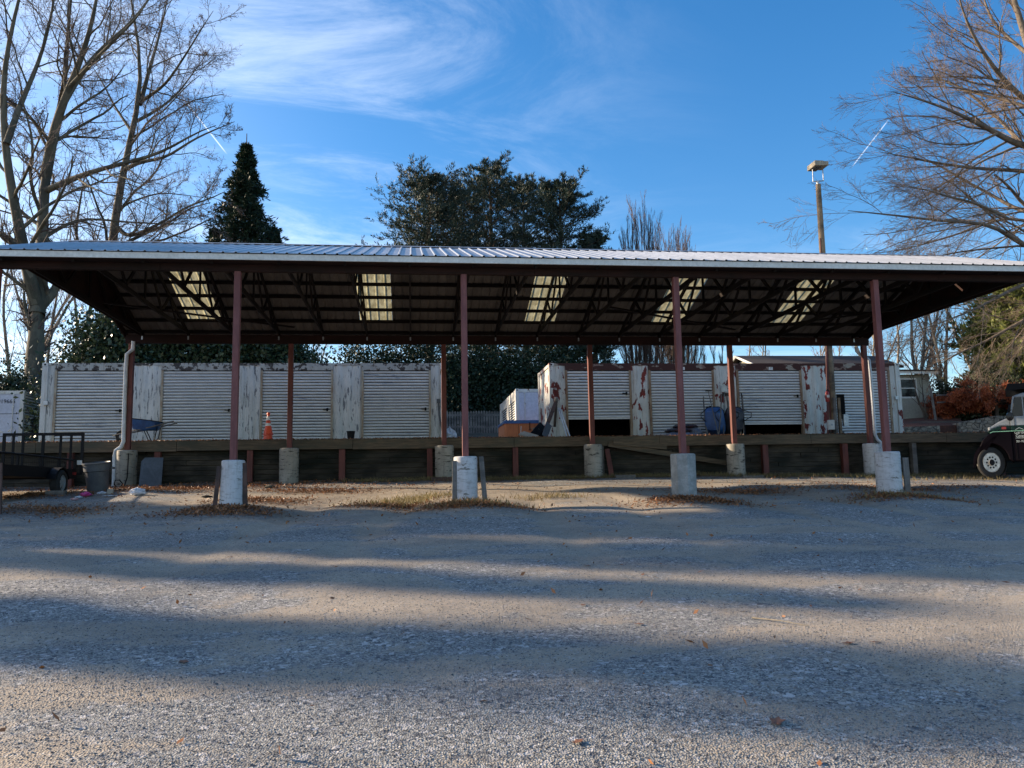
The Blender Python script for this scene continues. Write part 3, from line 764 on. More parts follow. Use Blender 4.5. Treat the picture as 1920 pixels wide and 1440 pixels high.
# dark conifer
conifer('spruce_tree', 'dark narrow conical conifer standing alone left of the blue sky gap', upos(452, 44), P(448, 250, 44)[2],
        lambda f: min(3.8, 7.2*(1-f))*(.86+.14*math.sin(f*61)), 61, SPRUCE, nb=560, up=.10, droop=.08, sub=9, leafn=10, ll=.26, lw=.06, lead=.15)
conifer('cypress_tree', 'lower rounded dark conifer against the right side of the conical one', upos(506, 45), P(506, 420, 45)[2],
        lambda f: .75*(1-f**3)**.6+.1, 62, SPRUCE, nb=240, up=.5, sub=12, leafn=10, ll=.3, lw=.1)
conifer('cypress_tree', 'lower dark conifer against the left side of the conical one', upos(396, 44), P(396, 425, 44)[2],
        lambda f: .7*(1-f**3)**.6+.1, 63, SPRUCE, nb=130, up=.4, sub=10, leafn=9, ll=.3, lw=.1)
def cprof(Rm): return lambda f: Rm*(.84+.16*math.sin(f*41+Rm*3))*(1-f**6)**.62*(.7+.3*min(1, f*2.5))+.25
conifer('cedar_tree', 'broad blue green cedar, leftmost of the evergreen cluster over the roof', upos(806, 48), P(812, 318, 48)[2], cprof(4.7), 64, CEDAR, nb=170, up=.22, flat=.3, sub=18, leafn=25, ll=.19, lw=.038, trunk_r=.35, wander=.16)
conifer('cedar_tree', 'tallest blue green cedar in the middle of the evergreen cluster', upos(925, 50), P(920, 300, 50)[2], cprof(4.2), 65, CEDAR, nb=175, up=.22, flat=.3, sub=18, leafn=25, ll=.19, lw=.038, trunk_r=.35, wander=.16)
conifer('cedar_tree', 'darker cedar, rightmost tall one of the evergreen cluster', upos(1058, 47), P(1062, 330, 47)[2], cprof(4.1), 66, CEDAR, nb=165, up=.22, flat=.3, sub=18, leafn=25, ll=.19, lw=.038, trunk_r=.3, wander=.16)
conifer('cedar_tree', 'further cedar filling the dip between the left and the tallest cedar', upos(868, 53), P(868, 328, 53)[2], cprof(4.2), 167, CEDAR, nb=130, up=.22, flat=.3, sub=18, leafn=25, ll=.19, lw=.038, trunk_r=.3, wander=.16)
conifer('cedar_tree', 'further cedar filling the dip between the tallest and the rightmost cedar', upos(988, 53), P(990, 332, 53)[2], cprof(4.2), 168, CEDAR, nb=130, up=.22, flat=.3, sub=18, leafn=25, ll=.19, lw=.038, trunk_r=.3, wander=.16)
conifer('cedar_tree', 'small low cedar just left of the upright bare trees', upos(1118, 47), P(1122, 437, 47)[2], cprof(1.9), 67, CEDAR, nb=120, up=.35, sub=12, leafn=12, ll=.34, lw=.075, trunk_r=.2, wander=.16)
conifer('pine_tree', 'light green evergreen beyond the red maple at the right edge', upos(1895, 36), P(1890, 575, 36)[2], cprof(2.6), 68, LGREEN, nb=200, up=.2, sub=12, leafn=12, ll=.3, lw=.09)
conifer('pine_tree', 'light green evergreen partly out of frame above the truck', upos(1960, 34), P(1960, 520, 34)[2], cprof(3.0), 69, LGREEN, nb=220, up=.2, sub=12, leafn=12, ll=.3, lw=.09)

def bush(name, label, cat, c, rx, ry_, rz, seed, mat, n=9000, ls=.11, clumps=110, group=None, stem=True, sig=.17):
    rg = np.random.default_rng(seed); c = np.array(c, float)
    q = unit(rg.normal(0, 1, (clumps, 3))); rr = rg.uniform(.35, 1., clumps)[:, None]**.6
    q[:, 2] = np.abs(q[:, 2])*1.0-.12
    cc = c+q*rr*np.array([rx, ry_, rz])*rg.uniform(.8, 1.1, (clumps, 1))
    sizes = rg.uniform(.6, 1.4, clumps)*sig*max(1, (rx+rz)/3)
    i = rg.integers(0, clumps, n); pos = cc[i]+rg.normal(0, 1, (n, 3))*sizes[i][:, None]*np.array([1, 1, .75])
    pos[:, 2] = np.maximum(pos[:, 2], c[2]+.02)
    V, Fq = leaf_tris(rg, pos, rg.normal(0, 1, (n, 3)), ls*rg.uniform(.6, 1.4, n), ls*.62)
    s = 14; ends = cc[rg.permutation(clumps)[:s]]; st = np.repeat((c-np.array([0, 0, .25]))[None], s, 0)
    p2, r2 = grow(rg, st, ends-st, np.linalg.norm(ends-st, axis=1)*.95, np.full(s, .03+.02*rz), np.full(s, .01), 6, .05)
    tv = tubes(p2, r2, 6)
    return add_tree(name, label, cat, c, [('stems', *tv, BARK_D), ('foliage', V, Fq, mat)], group)
def ub(px, Y, dz=0.):
    q = P(px, 700, Y); q[2] = float(U(q[0], q[1]))+dz; return q
def topz(px, py, Y): return P(px, py, Y)[2]
for k, (px, tp, rx, Y, lab) in enumerate([
        (205, 612, 2.0, 33, 'dark holly bush rising behind the first roll-up door of the left container'),
        (300, 625, 2.2, 34, 'dark holly bush behind the second roll-up door'),
        (385, 618, 2.2, 34, 'dense dark holly in the middle of the hedge behind the left container'),
        (470, 622, 2.0, 34, 'dark holly bush behind the front post and third door'),
        (540, 640, 1.6, 34, 'last dark holly at the right end of the hedge behind the left container')]):
    b = ub(px, Y); bush('holly_bush', lab, 'bush', b, rx, 1.5, (topz(px, tp, Y)-b[2])*1.38, 70+k, HOLLY, 34000, .17, 240, 'hollies behind the left container')
b = ub(15, 36); bush('holly_bush', 'tall dark evergreen bush at the left edge above the small container', 'bush', b, 1.1, 1.3, topz(20, 625, 36)-b[2], 76, HOLLY, 18000, .13, 100)
b = ub(60, 39.8); bush('yew_bush', 'dark low yew at the foot of the sycamore trunk', 'bush', b, 1.5, 1.2, topz(60, 690, 39.8)-b[2], 77, SPRUCE, 8000, .13, 90)
for k, (px, tp, Y, lab) in enumerate([(850, 690, 44.5, 'dark evergreen undergrowth behind the picket fence, left clump'), (905, 670, 45, 'dark evergreen undergrowth behind the middle of the picket fence'), (965, 690, 44.5, 'dark evergreen undergrowth above the white side-door container'), (690, 652, 46, 'dark evergreen undergrowth over the fourth roll-up door'), (770, 650, 46, 'dark evergreen clump over the right end of the left container'), (1040, 660, 45, 'dark evergreen clump over the left end of the red flaked container')]):
    b = ub(px, Y); bush('yew_bush', lab, 'bush', b, 2.4, 1.4, (topz(px, tp, Y)-b[2])*1.35, 80+k, SPRUCE, 24000, .17, 180, 'evergreen undergrowth')

# unseen evergreens placed left of the lot, spaced to cast its shadow streaks
rgp = np.random.default_rng(90)
pr = (math.sin(R_(SUN_A)), math.cos(R_(SUN_A)))
def at_p(p, t): t = t*.9; return (pr[0]*p-math.cos(R_(SUN_A))*t, pr[1]*p+math.sin(R_(SUN_A))*t)
AR = [(5.45, 33, .55, 12.6), (7.85, 36, .4, 10.5), (9.75, 35, .62, 13.2), (10.9, 34, .8, 13.8), (12.1, 36, .85, 14.2), (13.3, 34, .75, 13.6), (2.2, 38, .5, 10.5), (.2, 35, .8, 13)]
def shade_tree_mesh(rad, H, seed):
    rg = np.random.default_rng(seed); m = 110; n = 6500
    f = rg.random(m)**.9; a = rg.random(m)*6.283
    r = rad*1.45*np.minimum(1, (1-f)*4.5)**.7*rg.random(m)**.6
    cc = np.stack([np.cos(a)*r, np.sin(a)*r, f*H], -1)
    c = cc[rg.integers(0, m, n)]+rg.normal(0, 1, (n, 3))*np.array([.17, .17, .30])
    return leaf_tris(rg, c, rg.normal(0, 1, (n, 3))+np.array([0, 0, 1.2]), .32, .17)
for k, (p, t, rad, H) in enumerate(AR):
    x, y = at_p(p, t); z = float(G(x, y)); loc = (x, y, z)
    V, Fq = shade_tree_mesh(rad, H, 100+k)
    tp, tr = resample([(x, y, z-.2), (x, y, z+H*.9)], [.14, .03], 6)
    add_tree('unseen_shade_tree', 'tall narrow unseen evergreen placed to shade the gravel lot from the left', 'tree', loc, [('trunk', *tubes(tp[None], tr[None], 8), BARK_D), ('crown', V+np.array(loc), Fq, SPRUCE)], 'unseen evergreens placed to shade the lot')

# ------------------------------------------------------------------ open shed
SB = 4.27; XF0 = -7.527; XB0 = -7.627; YF = 15.81; YB = 23.54; HB = EYE+4.216
YR = (YF+YB)/2; ZR = EYE+5.91; SL = .336
shed = thing('open_shed', (3, YR, G(3, YR)), 'long open-sided shed with red posts, timber trusses and a pale ribbed metal roof', 'shed')
def roofz(y): return ZR-SL*abs(y-YR)
RX0, RX1 = -7.88, 13.92
RY0, RY1 = 15.38, 23.97
SKY = [(-6.02, -5.14), (-1.42, -.53), (3.2, 4.06), (6.9, 7.85), (10.48, 11.42)]
def ribbed(x0, x1, ya, yb, lift=0.):
    """ribbed sheet between x0 and x1 from eave ya to ridge yb, ribs .23 m apart"""
    xs_ = []; k0 = math.floor(x0/.23)
    prof = [(-.028, 0), (-.012, .022), (.012, .022), (.028, 0)]
    xs_.append((x0, 0))
    k = k0
    while k*.23 < x1+.03:
        c = k*.23
        for dx, h in prof:
            if x0 < c+dx < x1: xs_.append((c+dx, h))
        k += 1
    xs_.append((x1, 0))
    rows = 7; mb = MB(); vs = []
    for r in range(rows+1):
        y = ya+(yb-ya)*r/rows
        for x, h in xs_: vs.append((x, y, roofz(y)+h+lift))
    n = len(xs_)
    fs = [(r*n+i, r*n+i+1, (r+1)*n+i+1, (r+1)*n+i) for r in range(rows) for i in range(n-1)]
    if ya > yb: fs = [f[::-1] for f in fs]      # keep the weather side up
    return mb.add(vs, fs)
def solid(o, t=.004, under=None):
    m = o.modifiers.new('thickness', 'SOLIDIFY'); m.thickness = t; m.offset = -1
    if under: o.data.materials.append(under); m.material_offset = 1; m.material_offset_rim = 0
solid(ribbed(RX0, RX1, RY0, YR).build('roof_slope', ROOF, shed), .004, UNDER_SHADE)
SKY_Y = 23.0
bk = MB(); segs = []; x = RX0
for a, b in SKY: segs.append((x, a)); x = b
segs.append((x, RX1))
for a, b in segs:
    q = ribbed(a, b, RY1, YR); bk.add(q.v, q.f)
for a, b in SKY:
    q = ribbed(a, b, RY1, SKY_Y); bk.add(q.v, q.f)
solid(bk.build('roof_slope', ROOF, shed), .004, UNDER_SHADE)
for a, b in SKY: solid(ribbed(a+.002, b-.002, SKY_Y-.003, YR+.3).build('skylight_panel', SKYL, shed), .003)
MB().add([(RX0, YR-.16, roofz(YR-.16)+.03), (RX1, YR-.16, roofz(YR-.16)+.03), (RX1, YR, ZR+.04), (RX0, YR, ZR+.04), (RX0, YR+.16, roofz(YR-.16)+.03), (RX1, YR+.16, roofz(YR-.16)+.03)],
         [(0, 1, 2, 3), (3, 2, 5, 4)]).build('ridge_cap', ROOF, shed)
# eaves: white fascia front and back, beams below
zf = roofz(RY0)
MB().box(RX0, RX1, RY0+.03, RY0+.06, EYE+4.345, zf-.012).build('fascia_board', WHITE, shed)
MB().box(RX0, RX1, RY1-.06, RY1-.03, EYE+4.345, roofz(RY1)-.012).build('fascia_board', WHITE, shed)
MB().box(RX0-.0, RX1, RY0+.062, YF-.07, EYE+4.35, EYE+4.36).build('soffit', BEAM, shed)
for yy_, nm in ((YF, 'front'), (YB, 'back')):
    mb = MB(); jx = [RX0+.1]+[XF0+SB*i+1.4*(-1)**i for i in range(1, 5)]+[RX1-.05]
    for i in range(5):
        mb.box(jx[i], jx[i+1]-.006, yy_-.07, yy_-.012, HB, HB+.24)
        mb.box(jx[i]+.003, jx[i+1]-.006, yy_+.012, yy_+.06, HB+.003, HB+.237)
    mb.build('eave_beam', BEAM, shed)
for xx_ in (RX0+.03, RX1-.07):
    mb = MB()
    for ya, yb in ((RY0+.07, YR), (YR, RY1-.07)):
        mb.beam((xx_+.02, ya, roofz(ya)-.12), (xx_+.02, yb, roofz(yb)-.12), .035, .18)
    mb.build('rake_board', BEAM, shed)
for gxx in (-7.44, 13.62):
    MB().add([(gxx, YF-.05, HB+.235), (gxx, YB+.05, HB+.235), (gxx, YB+.05, roofz(YB)-.09), (gxx, YR, ZR-.09), (gxx, YF-.05, roofz(YF)-.09)], [(0, 1, 2, 3, 4)]).build('gable_panel', BEAM, shed)
# trusses
def truss(x):
    mb = MB(); w_ = .04
    zb = HB+.24
    mb.beam((x, YF-.02, zb+.058), (x, YB+.02, zb+.058), w_, .11)
    for s, ye in ((-1, RY0+.14), (1, RY1-.14)):
        mb.beam((x, ye, roofz(ye)-.165), (x, YR, ZR-.165), w_, .11)
    zbm = zb+.12
    def top(y): return (x, y, roofz(y)-.2)
    def bot(y): return (x, y, zbm)
    for a, b in ((bot(YR), top(YR-.01)), (bot(YR-1.3), top(YR-1.9)), (bot(YR-1.3), top(YR-.05)), (bot(YR+1.3), top(YR+1.9)), (bot(YR+1.3), top(YR+.05)), (bot(YR-2.6), top(YR-1.95)), (bot(YR+2.6), top(YR+1.95))):
        mb.beam(a, b, w_-.006, .085)
    return mb
base_tr = None
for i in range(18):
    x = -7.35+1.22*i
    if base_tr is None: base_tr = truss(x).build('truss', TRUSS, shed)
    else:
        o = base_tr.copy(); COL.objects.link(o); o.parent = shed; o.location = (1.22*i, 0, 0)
# small bright straps where trusses sit on the back beam
mb = MB()
for i in range(18): mb.box(-7.35+1.22*i-.02, -7.35+1.22*i+.02, YB-.078, YB-.073, HB+.10, HB+.30)
mb.build('truss_straps', STEEL, shed)
# purlins
for s in (-1, 1):
    for k in range(7):
        dy = .28+.6*k; y = YR+s*dy
        MB().beam((RX0+.05, y, roofz(y)-.055), (RX1-.05, y, roofz(y)-.055), .09, .075).build('purlin', TRUSS, shed)
# long wind braces under the back slope
for xa, xb in ((-7.3, -3.2), (5.0, 9.4), (12.9, 9.6)):
    MB().beam((xa, YR+.6, HB+.40), (xb, YB-.6, HB+.36), .09, .035).build('wind_brace', TRUSS, shed)
# posts and piers
pz_f = [EYE+v*1.095 for v in (.583, .583, .594, .592, .581, .575)]
pz_b = [EYE+v*1.095 for v in (1.151, 1.158, 1.18, 1.164, 1.134, 1.103)]
for i in range(6):
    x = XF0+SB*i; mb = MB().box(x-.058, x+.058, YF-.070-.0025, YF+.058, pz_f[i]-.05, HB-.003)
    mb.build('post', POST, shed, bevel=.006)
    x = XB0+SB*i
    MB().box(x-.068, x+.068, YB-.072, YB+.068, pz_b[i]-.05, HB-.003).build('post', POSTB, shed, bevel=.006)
def pier(x, y, zt, r, mat, kind, nm):
    zb = float(G(x, y))-.25; H = zt-zb
    mb = MB(); prof = []
    n = 26
    for k in range(n+1):
        h = H*k/n; rr = r*(1+(.012 if k % 4 == 0 else 0)*(kind != 'oct'))
        if kind == 'cone': rr = r*(1.12-.16*k/n)
        prof.append((rr, h))
    prof.append((r*.93 if kind != 'cone' else r*.88, H+.018))
    mb.lathe((x, y, zb), prof, 8 if kind == 'oct' else 26, jit=0 if kind == 'oct' else .006)
    return mb.build('pier', mat, shed, smooth=kind != 'oct')
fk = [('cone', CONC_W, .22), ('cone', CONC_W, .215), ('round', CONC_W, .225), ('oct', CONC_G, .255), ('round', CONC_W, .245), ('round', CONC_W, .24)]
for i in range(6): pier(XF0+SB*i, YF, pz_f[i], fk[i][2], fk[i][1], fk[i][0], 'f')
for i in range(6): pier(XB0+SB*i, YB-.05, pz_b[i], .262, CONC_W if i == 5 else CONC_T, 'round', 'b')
# gutter on the back eave and downspouts
MB().box(RX0, RX1, RY1+.0, RY1+.10, roofz(RY1)-.14, roofz(RY1)-.03).build('gutter', PIPE, shed)
def pp(lst, Y): return [P(a, b, Y) for a, b in lst]
MB().tube(pp([(250, 640), (249, 655), (238, 664), (236, 690), (233, 770), (231.5, 828), (227, 838), (217, 845), (214.5, 856), (214, 880), (213, 908), (211, 914)], YB-.12), .052, 8).build('downspout', PIPE, shed, smooth=True)
MB().tube(pp([(1605, 650), (1606, 658), (1612, 665), (1622, 669), (1629, 675), (1632, 700), (1637, 760), (1641, 815), (1645, 824), (1652, 830), (1654, 845), (1655, 872)], YB+.12), .048, 8).build('downspout', PIPE, shed, smooth=True)

# ------------------------------------------------------------------ boards leaning on the front piers
def board(name, label, pb, pt, Y, dY, wd, mat, group='guard boards against the piers', th=.04):
    a = P(*pb, Y); b = P(*pt, Y+dY); a[2] = float(G(a[0], a[1]))-.05
    mb = MB().beam(a, b, wd, th, (0, 1, .1))
    o = mb.build(name, mat, None, bevel=.004); return tag(o, label, 'board', group)
board('guard_board', 'dark brown board leaning on the left side of the pier nearest the trailer', (402, 960), (411, 874), YF-.12, .02, .075, REDW)
board('guard_board', 'red-brown board on the right side of the pier nearest the trailer', (459, 962), (457, 868), YF-.1, .02, .10, REDW)
board('guard_board', 'grey board on the left side of the middle white pier', (852, 948), (852.5, 864), YF-.14, .02, .085, GREYW)
board('guard_board', 'tall grey board leaning out on the right side of the middle white pier', (910, 947), (902, 856), YF-.1, .02, .09, GREYW)
board('guard_board', 'grey and red board on the right side of the rightmost white pier', (1703, 931), (1697, 858), YF-.05, .02, .12, GREYW)
board('guard_board', 'weathered board at the far left edge of the photo', (-2, 957), (-1, 868), YF-.2, .02, .10, REDW)

# ------------------------------------------------------------------ loading dock
dock = thing('loading_dock', (3, YD, float(G(3, YD))), 'long timber-faced loading dock running behind the shed under the containers', 'loading dock')
rd = random.Random(4)
mb = MB(); x = -26.
while x < 34:
    L = rd.uniform(3.4, 4.9); mb.box(x, x+L-.012, YD-.05, YD, ZD-.28+rd.uniform(-.012, .012), ZD-.012+rd.uniform(-.012, .012)); x += L
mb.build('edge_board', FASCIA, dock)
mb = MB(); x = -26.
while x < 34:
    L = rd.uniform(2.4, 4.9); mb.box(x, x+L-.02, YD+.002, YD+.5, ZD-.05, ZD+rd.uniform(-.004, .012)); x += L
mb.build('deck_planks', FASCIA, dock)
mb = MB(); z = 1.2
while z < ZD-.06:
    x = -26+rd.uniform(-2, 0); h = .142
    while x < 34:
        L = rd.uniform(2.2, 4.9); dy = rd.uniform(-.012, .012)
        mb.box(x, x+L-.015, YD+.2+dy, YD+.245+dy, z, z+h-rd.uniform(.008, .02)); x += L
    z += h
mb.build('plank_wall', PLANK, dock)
for px, wpx, m in [(130, 10, POSTB), (294, 10, POSTB), (468, 10, POSTB), (641, 11, POSTB), (806, 10, POSTB), (967, 10, POSTB), (1128, 11, GREYW), (1290, 9, POSTB), (1437, 11, POSTB), (1587, 11, POSTB), (1717, 9, GREYW), (1880, 10, POSTB)]:
    q = P(px, 870, YD); hw = wpx*YD/F/2
    MB().box(q[0]-hw, q[0]+hw, YD+.005, YD+.17, 1.3, ZD-.285).build('dock_post', m, dock)
a = P(1138, 842, YD-.02); b = P(1148, 905, YD-.02); MB().beam(a, (b[0], YD-.25, 1.5), .14, .05, (0, 1, 0)).build('leaning_stud', POSTB, dock)
MB().beam(P(1140, 833, YD-.08), P(1362, 868, YD-.08), .05, .14, (0, 0, 1)).build('diagonal_brace', FASCIA, dock)
MB().beam(P(1150, 829, YD-.14), P(1250, 838, YD-.14), .04, .15, (0, 0, 1)).build('diagonal_brace', FASCIA, dock)

# ------------------------------------------------------------------ shipping containers with roll-up doors
CH = 2.59; CY = 26.4
def X_at(px, Y, py=750): return P(px, py, Y)[0]
def slat_door(x0, x1, zb, zt, y, mat, parent, pitch=.092, handle=True):
    n = max(3, int((zt-zb)/pitch)); h = (zt-zb)/n; mb = MB(); vs = []; prof = []
    for i in range(n):
        z = zb+i*h; prof += [(0.010, z), (-.018, z+h*.12), (-.026, z+h*.38), (-.018, z+h*.64), (.010, z+h*.72)]
    prof.append((0, zt)); cols = 2
    for dy, z in prof:
        for c in range(cols): vs.append((x0+(x1-x0)*c, y+dy, z))
    mb.add(vs, [(2*i, 2*i+1, 2*i+3, 2*i+2) for i in range(len(prof)-1)])
    mb.m = [1 if i % 5 in (3, 4) else 0 for i in range(len(mb.m))]
    d_ = mb.build('roll_up_door', [mat, GROOVE], parent)
    m = d_.modifiers.new('thickness', 'SOLIDIFY'); m.thickness = .01; m.offset = 1
    MB().box(x0+.005, x1-.005, y-.03, y+.01, zb-.05, zb-.002).build('bottom_bar', STEEL if mat is SLAT2 else WHITE, d_)
    if handle:
        zh = zb+(zt-zb)*.42 if zb < ZD+.4 else zb+(zt-zb)*.5
        MB().box(x1-.24, x1-.07, y-.05, y-.018, zh, zh+.035).box(x1-.13, x1-.08, y-.06, y-.02, zh-.04, zh+.06).build('handle', BLACK, d_)
    return d_
def corrug(mb, a, b, z0, z1, axis, other, depth=.035, pitch=.28, sgn=1, m=0):
    """vertical corrugation along axis from a to b at 'other'"""
    prof = []; t = a
    while t < b:
        prof += [(t, 0), (t+pitch*.25, 0), (t+pitch*.5, depth), (t+pitch*.75, depth)]; t += pitch
    prof = [p for p in prof if p[0] < b-.01]+[(b, 0)]
    vs = []
    for q, dd in prof:
        for z in (z0, z1):
            vs.append((q, other+sgn*dd, z) if axis == 'x' else (other+sgn*dd, q, z))
    mb.add(vs, [(2*i, 2*i+2, 2*i+3, 2*i+1) for i in range(len(prof)-1)], m)
    return mb
def container(name, label, x0, L, y0, W, z0, doors, mp, mpanels, mhead, mslat, mjamb, H=CH, side=C_WHITE):
    """front on -Y with doors [(xa, xb, lift)], hollow inside"""
    t = thing(name, (x0+L/2, y0+W/2, z0), label, 'shipping container')
    x1 = x0+L; y1 = y0+W; zt = z0+H
    bp = .155
    for (cx, cy) in ((x0, y0), (x1, y0), (x0, y1), (x1, y1)):
        sx = 1 if cx == x0 else -1; sy_ = 1 if cy == y0 else -1
        mb = MB(); xa, xb = sorted((cx, cx+sx*bp)); ya, yb = sorted((cy, cy+sy_*.15))
        mb.box(xa, xb, ya, yb, z0+.12, zt-.12)
        p_ = mb.build('corner_post', mp, t)
        for za in (z0, zt-.115):
            MB().box(xa-.004, xb+.004, ya-.004, yb+.004, za, za+.115).build('corner_casting', mp, p_)
        mb = MB()
        for za in (z0, zt-.115):
            if cy == y0: mb.lathe(((xa+xb)/2, ya-.0045, za+.058), [(.022, -.004), (.034, .002)], 10, axis='y')
        if mb.v: mb.build('casting_hole', BLACK, p_)
    MB().box(x0+bp, x1-bp, y0+.02, y0+.10, z0+.002, z0+.13).build('bottom_rail', mp, t)
    MB().box(x0+bp, x1-bp, y1-.10, y1-.02, z0+.002, z0+.13).build('bottom_rail', mp, t)
    MB().box(x0+bp, x1-bp, y0+.012, y0+.10, zt-.085, zt-.006).build('top_rail', mhead, t)
    MB().box(x0+.02, x1-.02, y0+.10, y1-.10, z0+.10, z0+.14).build('floor', DARKW, t)
    mb = MB(); corrug(mb, x0+.03, x1-.03, y0+.1, y1-.1, 'x', 0)
    mb.v = [(v[0], y0+.02 if v[2] < y0+.2 else y1-.02, zt-.045+v[1]) for v in mb.v]
    mb.build('roof_sheet', mhead, t)
    mb = MB(); corrug(mb, y0+.15, y1-.15, z0+.1, zt-.1, 'y', x0+.03, sgn=1); mb.build('end_wall', side, t)
    mb = MB(); corrug(mb, y0+.15, y1-.15, z0+.1, zt-.1, 'y', x1-.03, sgn=-1); mb.build('end_wall', side, t)
    mb = MB()
    for xa in (x0, x1-.1): mb.box(xa+.003, xa+.097, y0+.15, y1-.15, zt-.11, zt-.008).box(xa+.003, xa+.097, y0+.15, y1-.15, z0+.003, z0+.14)
    mb.build('end_rails', side, t)
    mb = MB(); corrug(mb, x0+.15, x1-.15, z0+.1, zt-.1, 'x', y1-.04, sgn=-1); mb.build('back_wall', mp, t)
    MB().box(x0+.16, x1-.16, y1-.10, y1-.085, z0+.14, zt-.1).build('interior_shade_sheet', DARKW, t)  # near-black sheet added before the back wall to paint the interior shade
    zh = zt-.27                           # top of the doors
    cur = x0+bp
    for i, (a, b, lift) in enumerate(doors):
        if a-.10-cur > .12:
            mb = MB(); corrug(mb, cur, a-.07, z0+.13, zt-.085, 'x', y0+.045, .03, .30, -1); mb.build('front_panel', mpanels, t)
        for xj in (a-.07, b+.002):
            MB().box(xj, xj+.068, y0-.012, y0+.13, z0+.13, zh+.03).build('door_jamb', mjamb, t)
        MB().box(a-.068, b+.068, y0-.006, y0+.16, zh+.032, zt-.088).build('header', mhead, t)
        slat_door(a, b, z0+.19+lift, zh+.03, y0+.06, mslat, t, handle=True)
        cur = b+.07
    if x1-bp-cur > .05:
        mb = MB(); corrug(mb, cur, x1-bp, z0+.13, zt-.085, 'x', y0+.045, .03, .30, -1); mb.build('front_panel', mpanels, t)
    for i in range(len(doors)-1):       # partitions
        xm = (doors[i][1]+doors[i+1][0])/2
        MB().box(xm-.02, xm+.02, y0+.11, y1-.1, z0+.14, zt-.1).build('partition', DARKW, t)
    return t
xl = X_at(76, CY); xr = X_at(1031, CY); ZC = EYE+4.128-CH
dl = [(X_at(a, CY), X_at(b, CY), 0.) for a, b in ((105, 232), (305, 436), (492, 620), (682, 804))]
cl_ = container('shipping_container', 'long white container with four closed roll-up doors on the dock at the left', xl, 12.19, CY, 2.44, ZC, dl, C_WHITE, C_FLAKE, C_HEAD, SLAT, JAMB)
dr_ = [(X_at(1065, CY), X_at(1181, CY), .60), (X_at(1222, CY), X_at(1337, CY), 0.), (X_at(1387, CY), X_at(1502, CY), .38), (X_at(1566, CY), X_at(1668, CY), 0.)]
cr_ = container('shipping_container', 'long container with flaking red primer and two half-open roll-up doors, right of the gap', xr, 12.19, CY, 2.44, ZC, dr_, C_RED, C_RED, C_HEADR, SLAT, C_RUST, side=C_RED)
# small fittings on the fronts
q = P(87, 756, CY); MB().box(q[0]-.07, q[0]+.06, CY-.07, CY-.004, q[2]-.06, q[2]+.06).build('junction_box', STEEL, cl_)
MB().tube([(q[0], CY-.02, ZC+2.5), (q[0], CY-.02, q[2]+.05)], .014, 6).build('conduit', C_WHITE, cl_)
q = P(822, 752, CY); MB().box(q[0]-.05, q[0]+.05, CY-.10, CY-.004, q[2]-.07, q[2]+.06).tube([(q[0], CY-.05, q[2]), (q[0]+.02, CY-.05, q[2]-.45), (q[0]+.12, CY-.06, q[2]-.95)], .028, 6).build('cable_box', GREYP, cl_)
for px in (745, ):
    q = P(px, 687, CY)
    text('stencil_number', '4', (q[0], CY-.008, q[2]), .12, BLACK, cl_)
for px, s in ((1280, '6'), (1445, '7')):
    q = P(px, 691, CY); MB().box(q[0]-.07, q[0]+.07, CY-.012, CY-.007, q[2]-.05, q[2]+.05).build('number_plate', WHITE, cr_)
    text('number', s, (q[0], CY-.014, q[2]), .09, BLACK, cr_, ext=.001)
q = P(1680, 746, CY); MB().box(q[0]-.05, q[0]+.06, CY-.06, CY-.005, q[2]-.06, q[2]+.05).build('junction_box', STEEL, cr_)

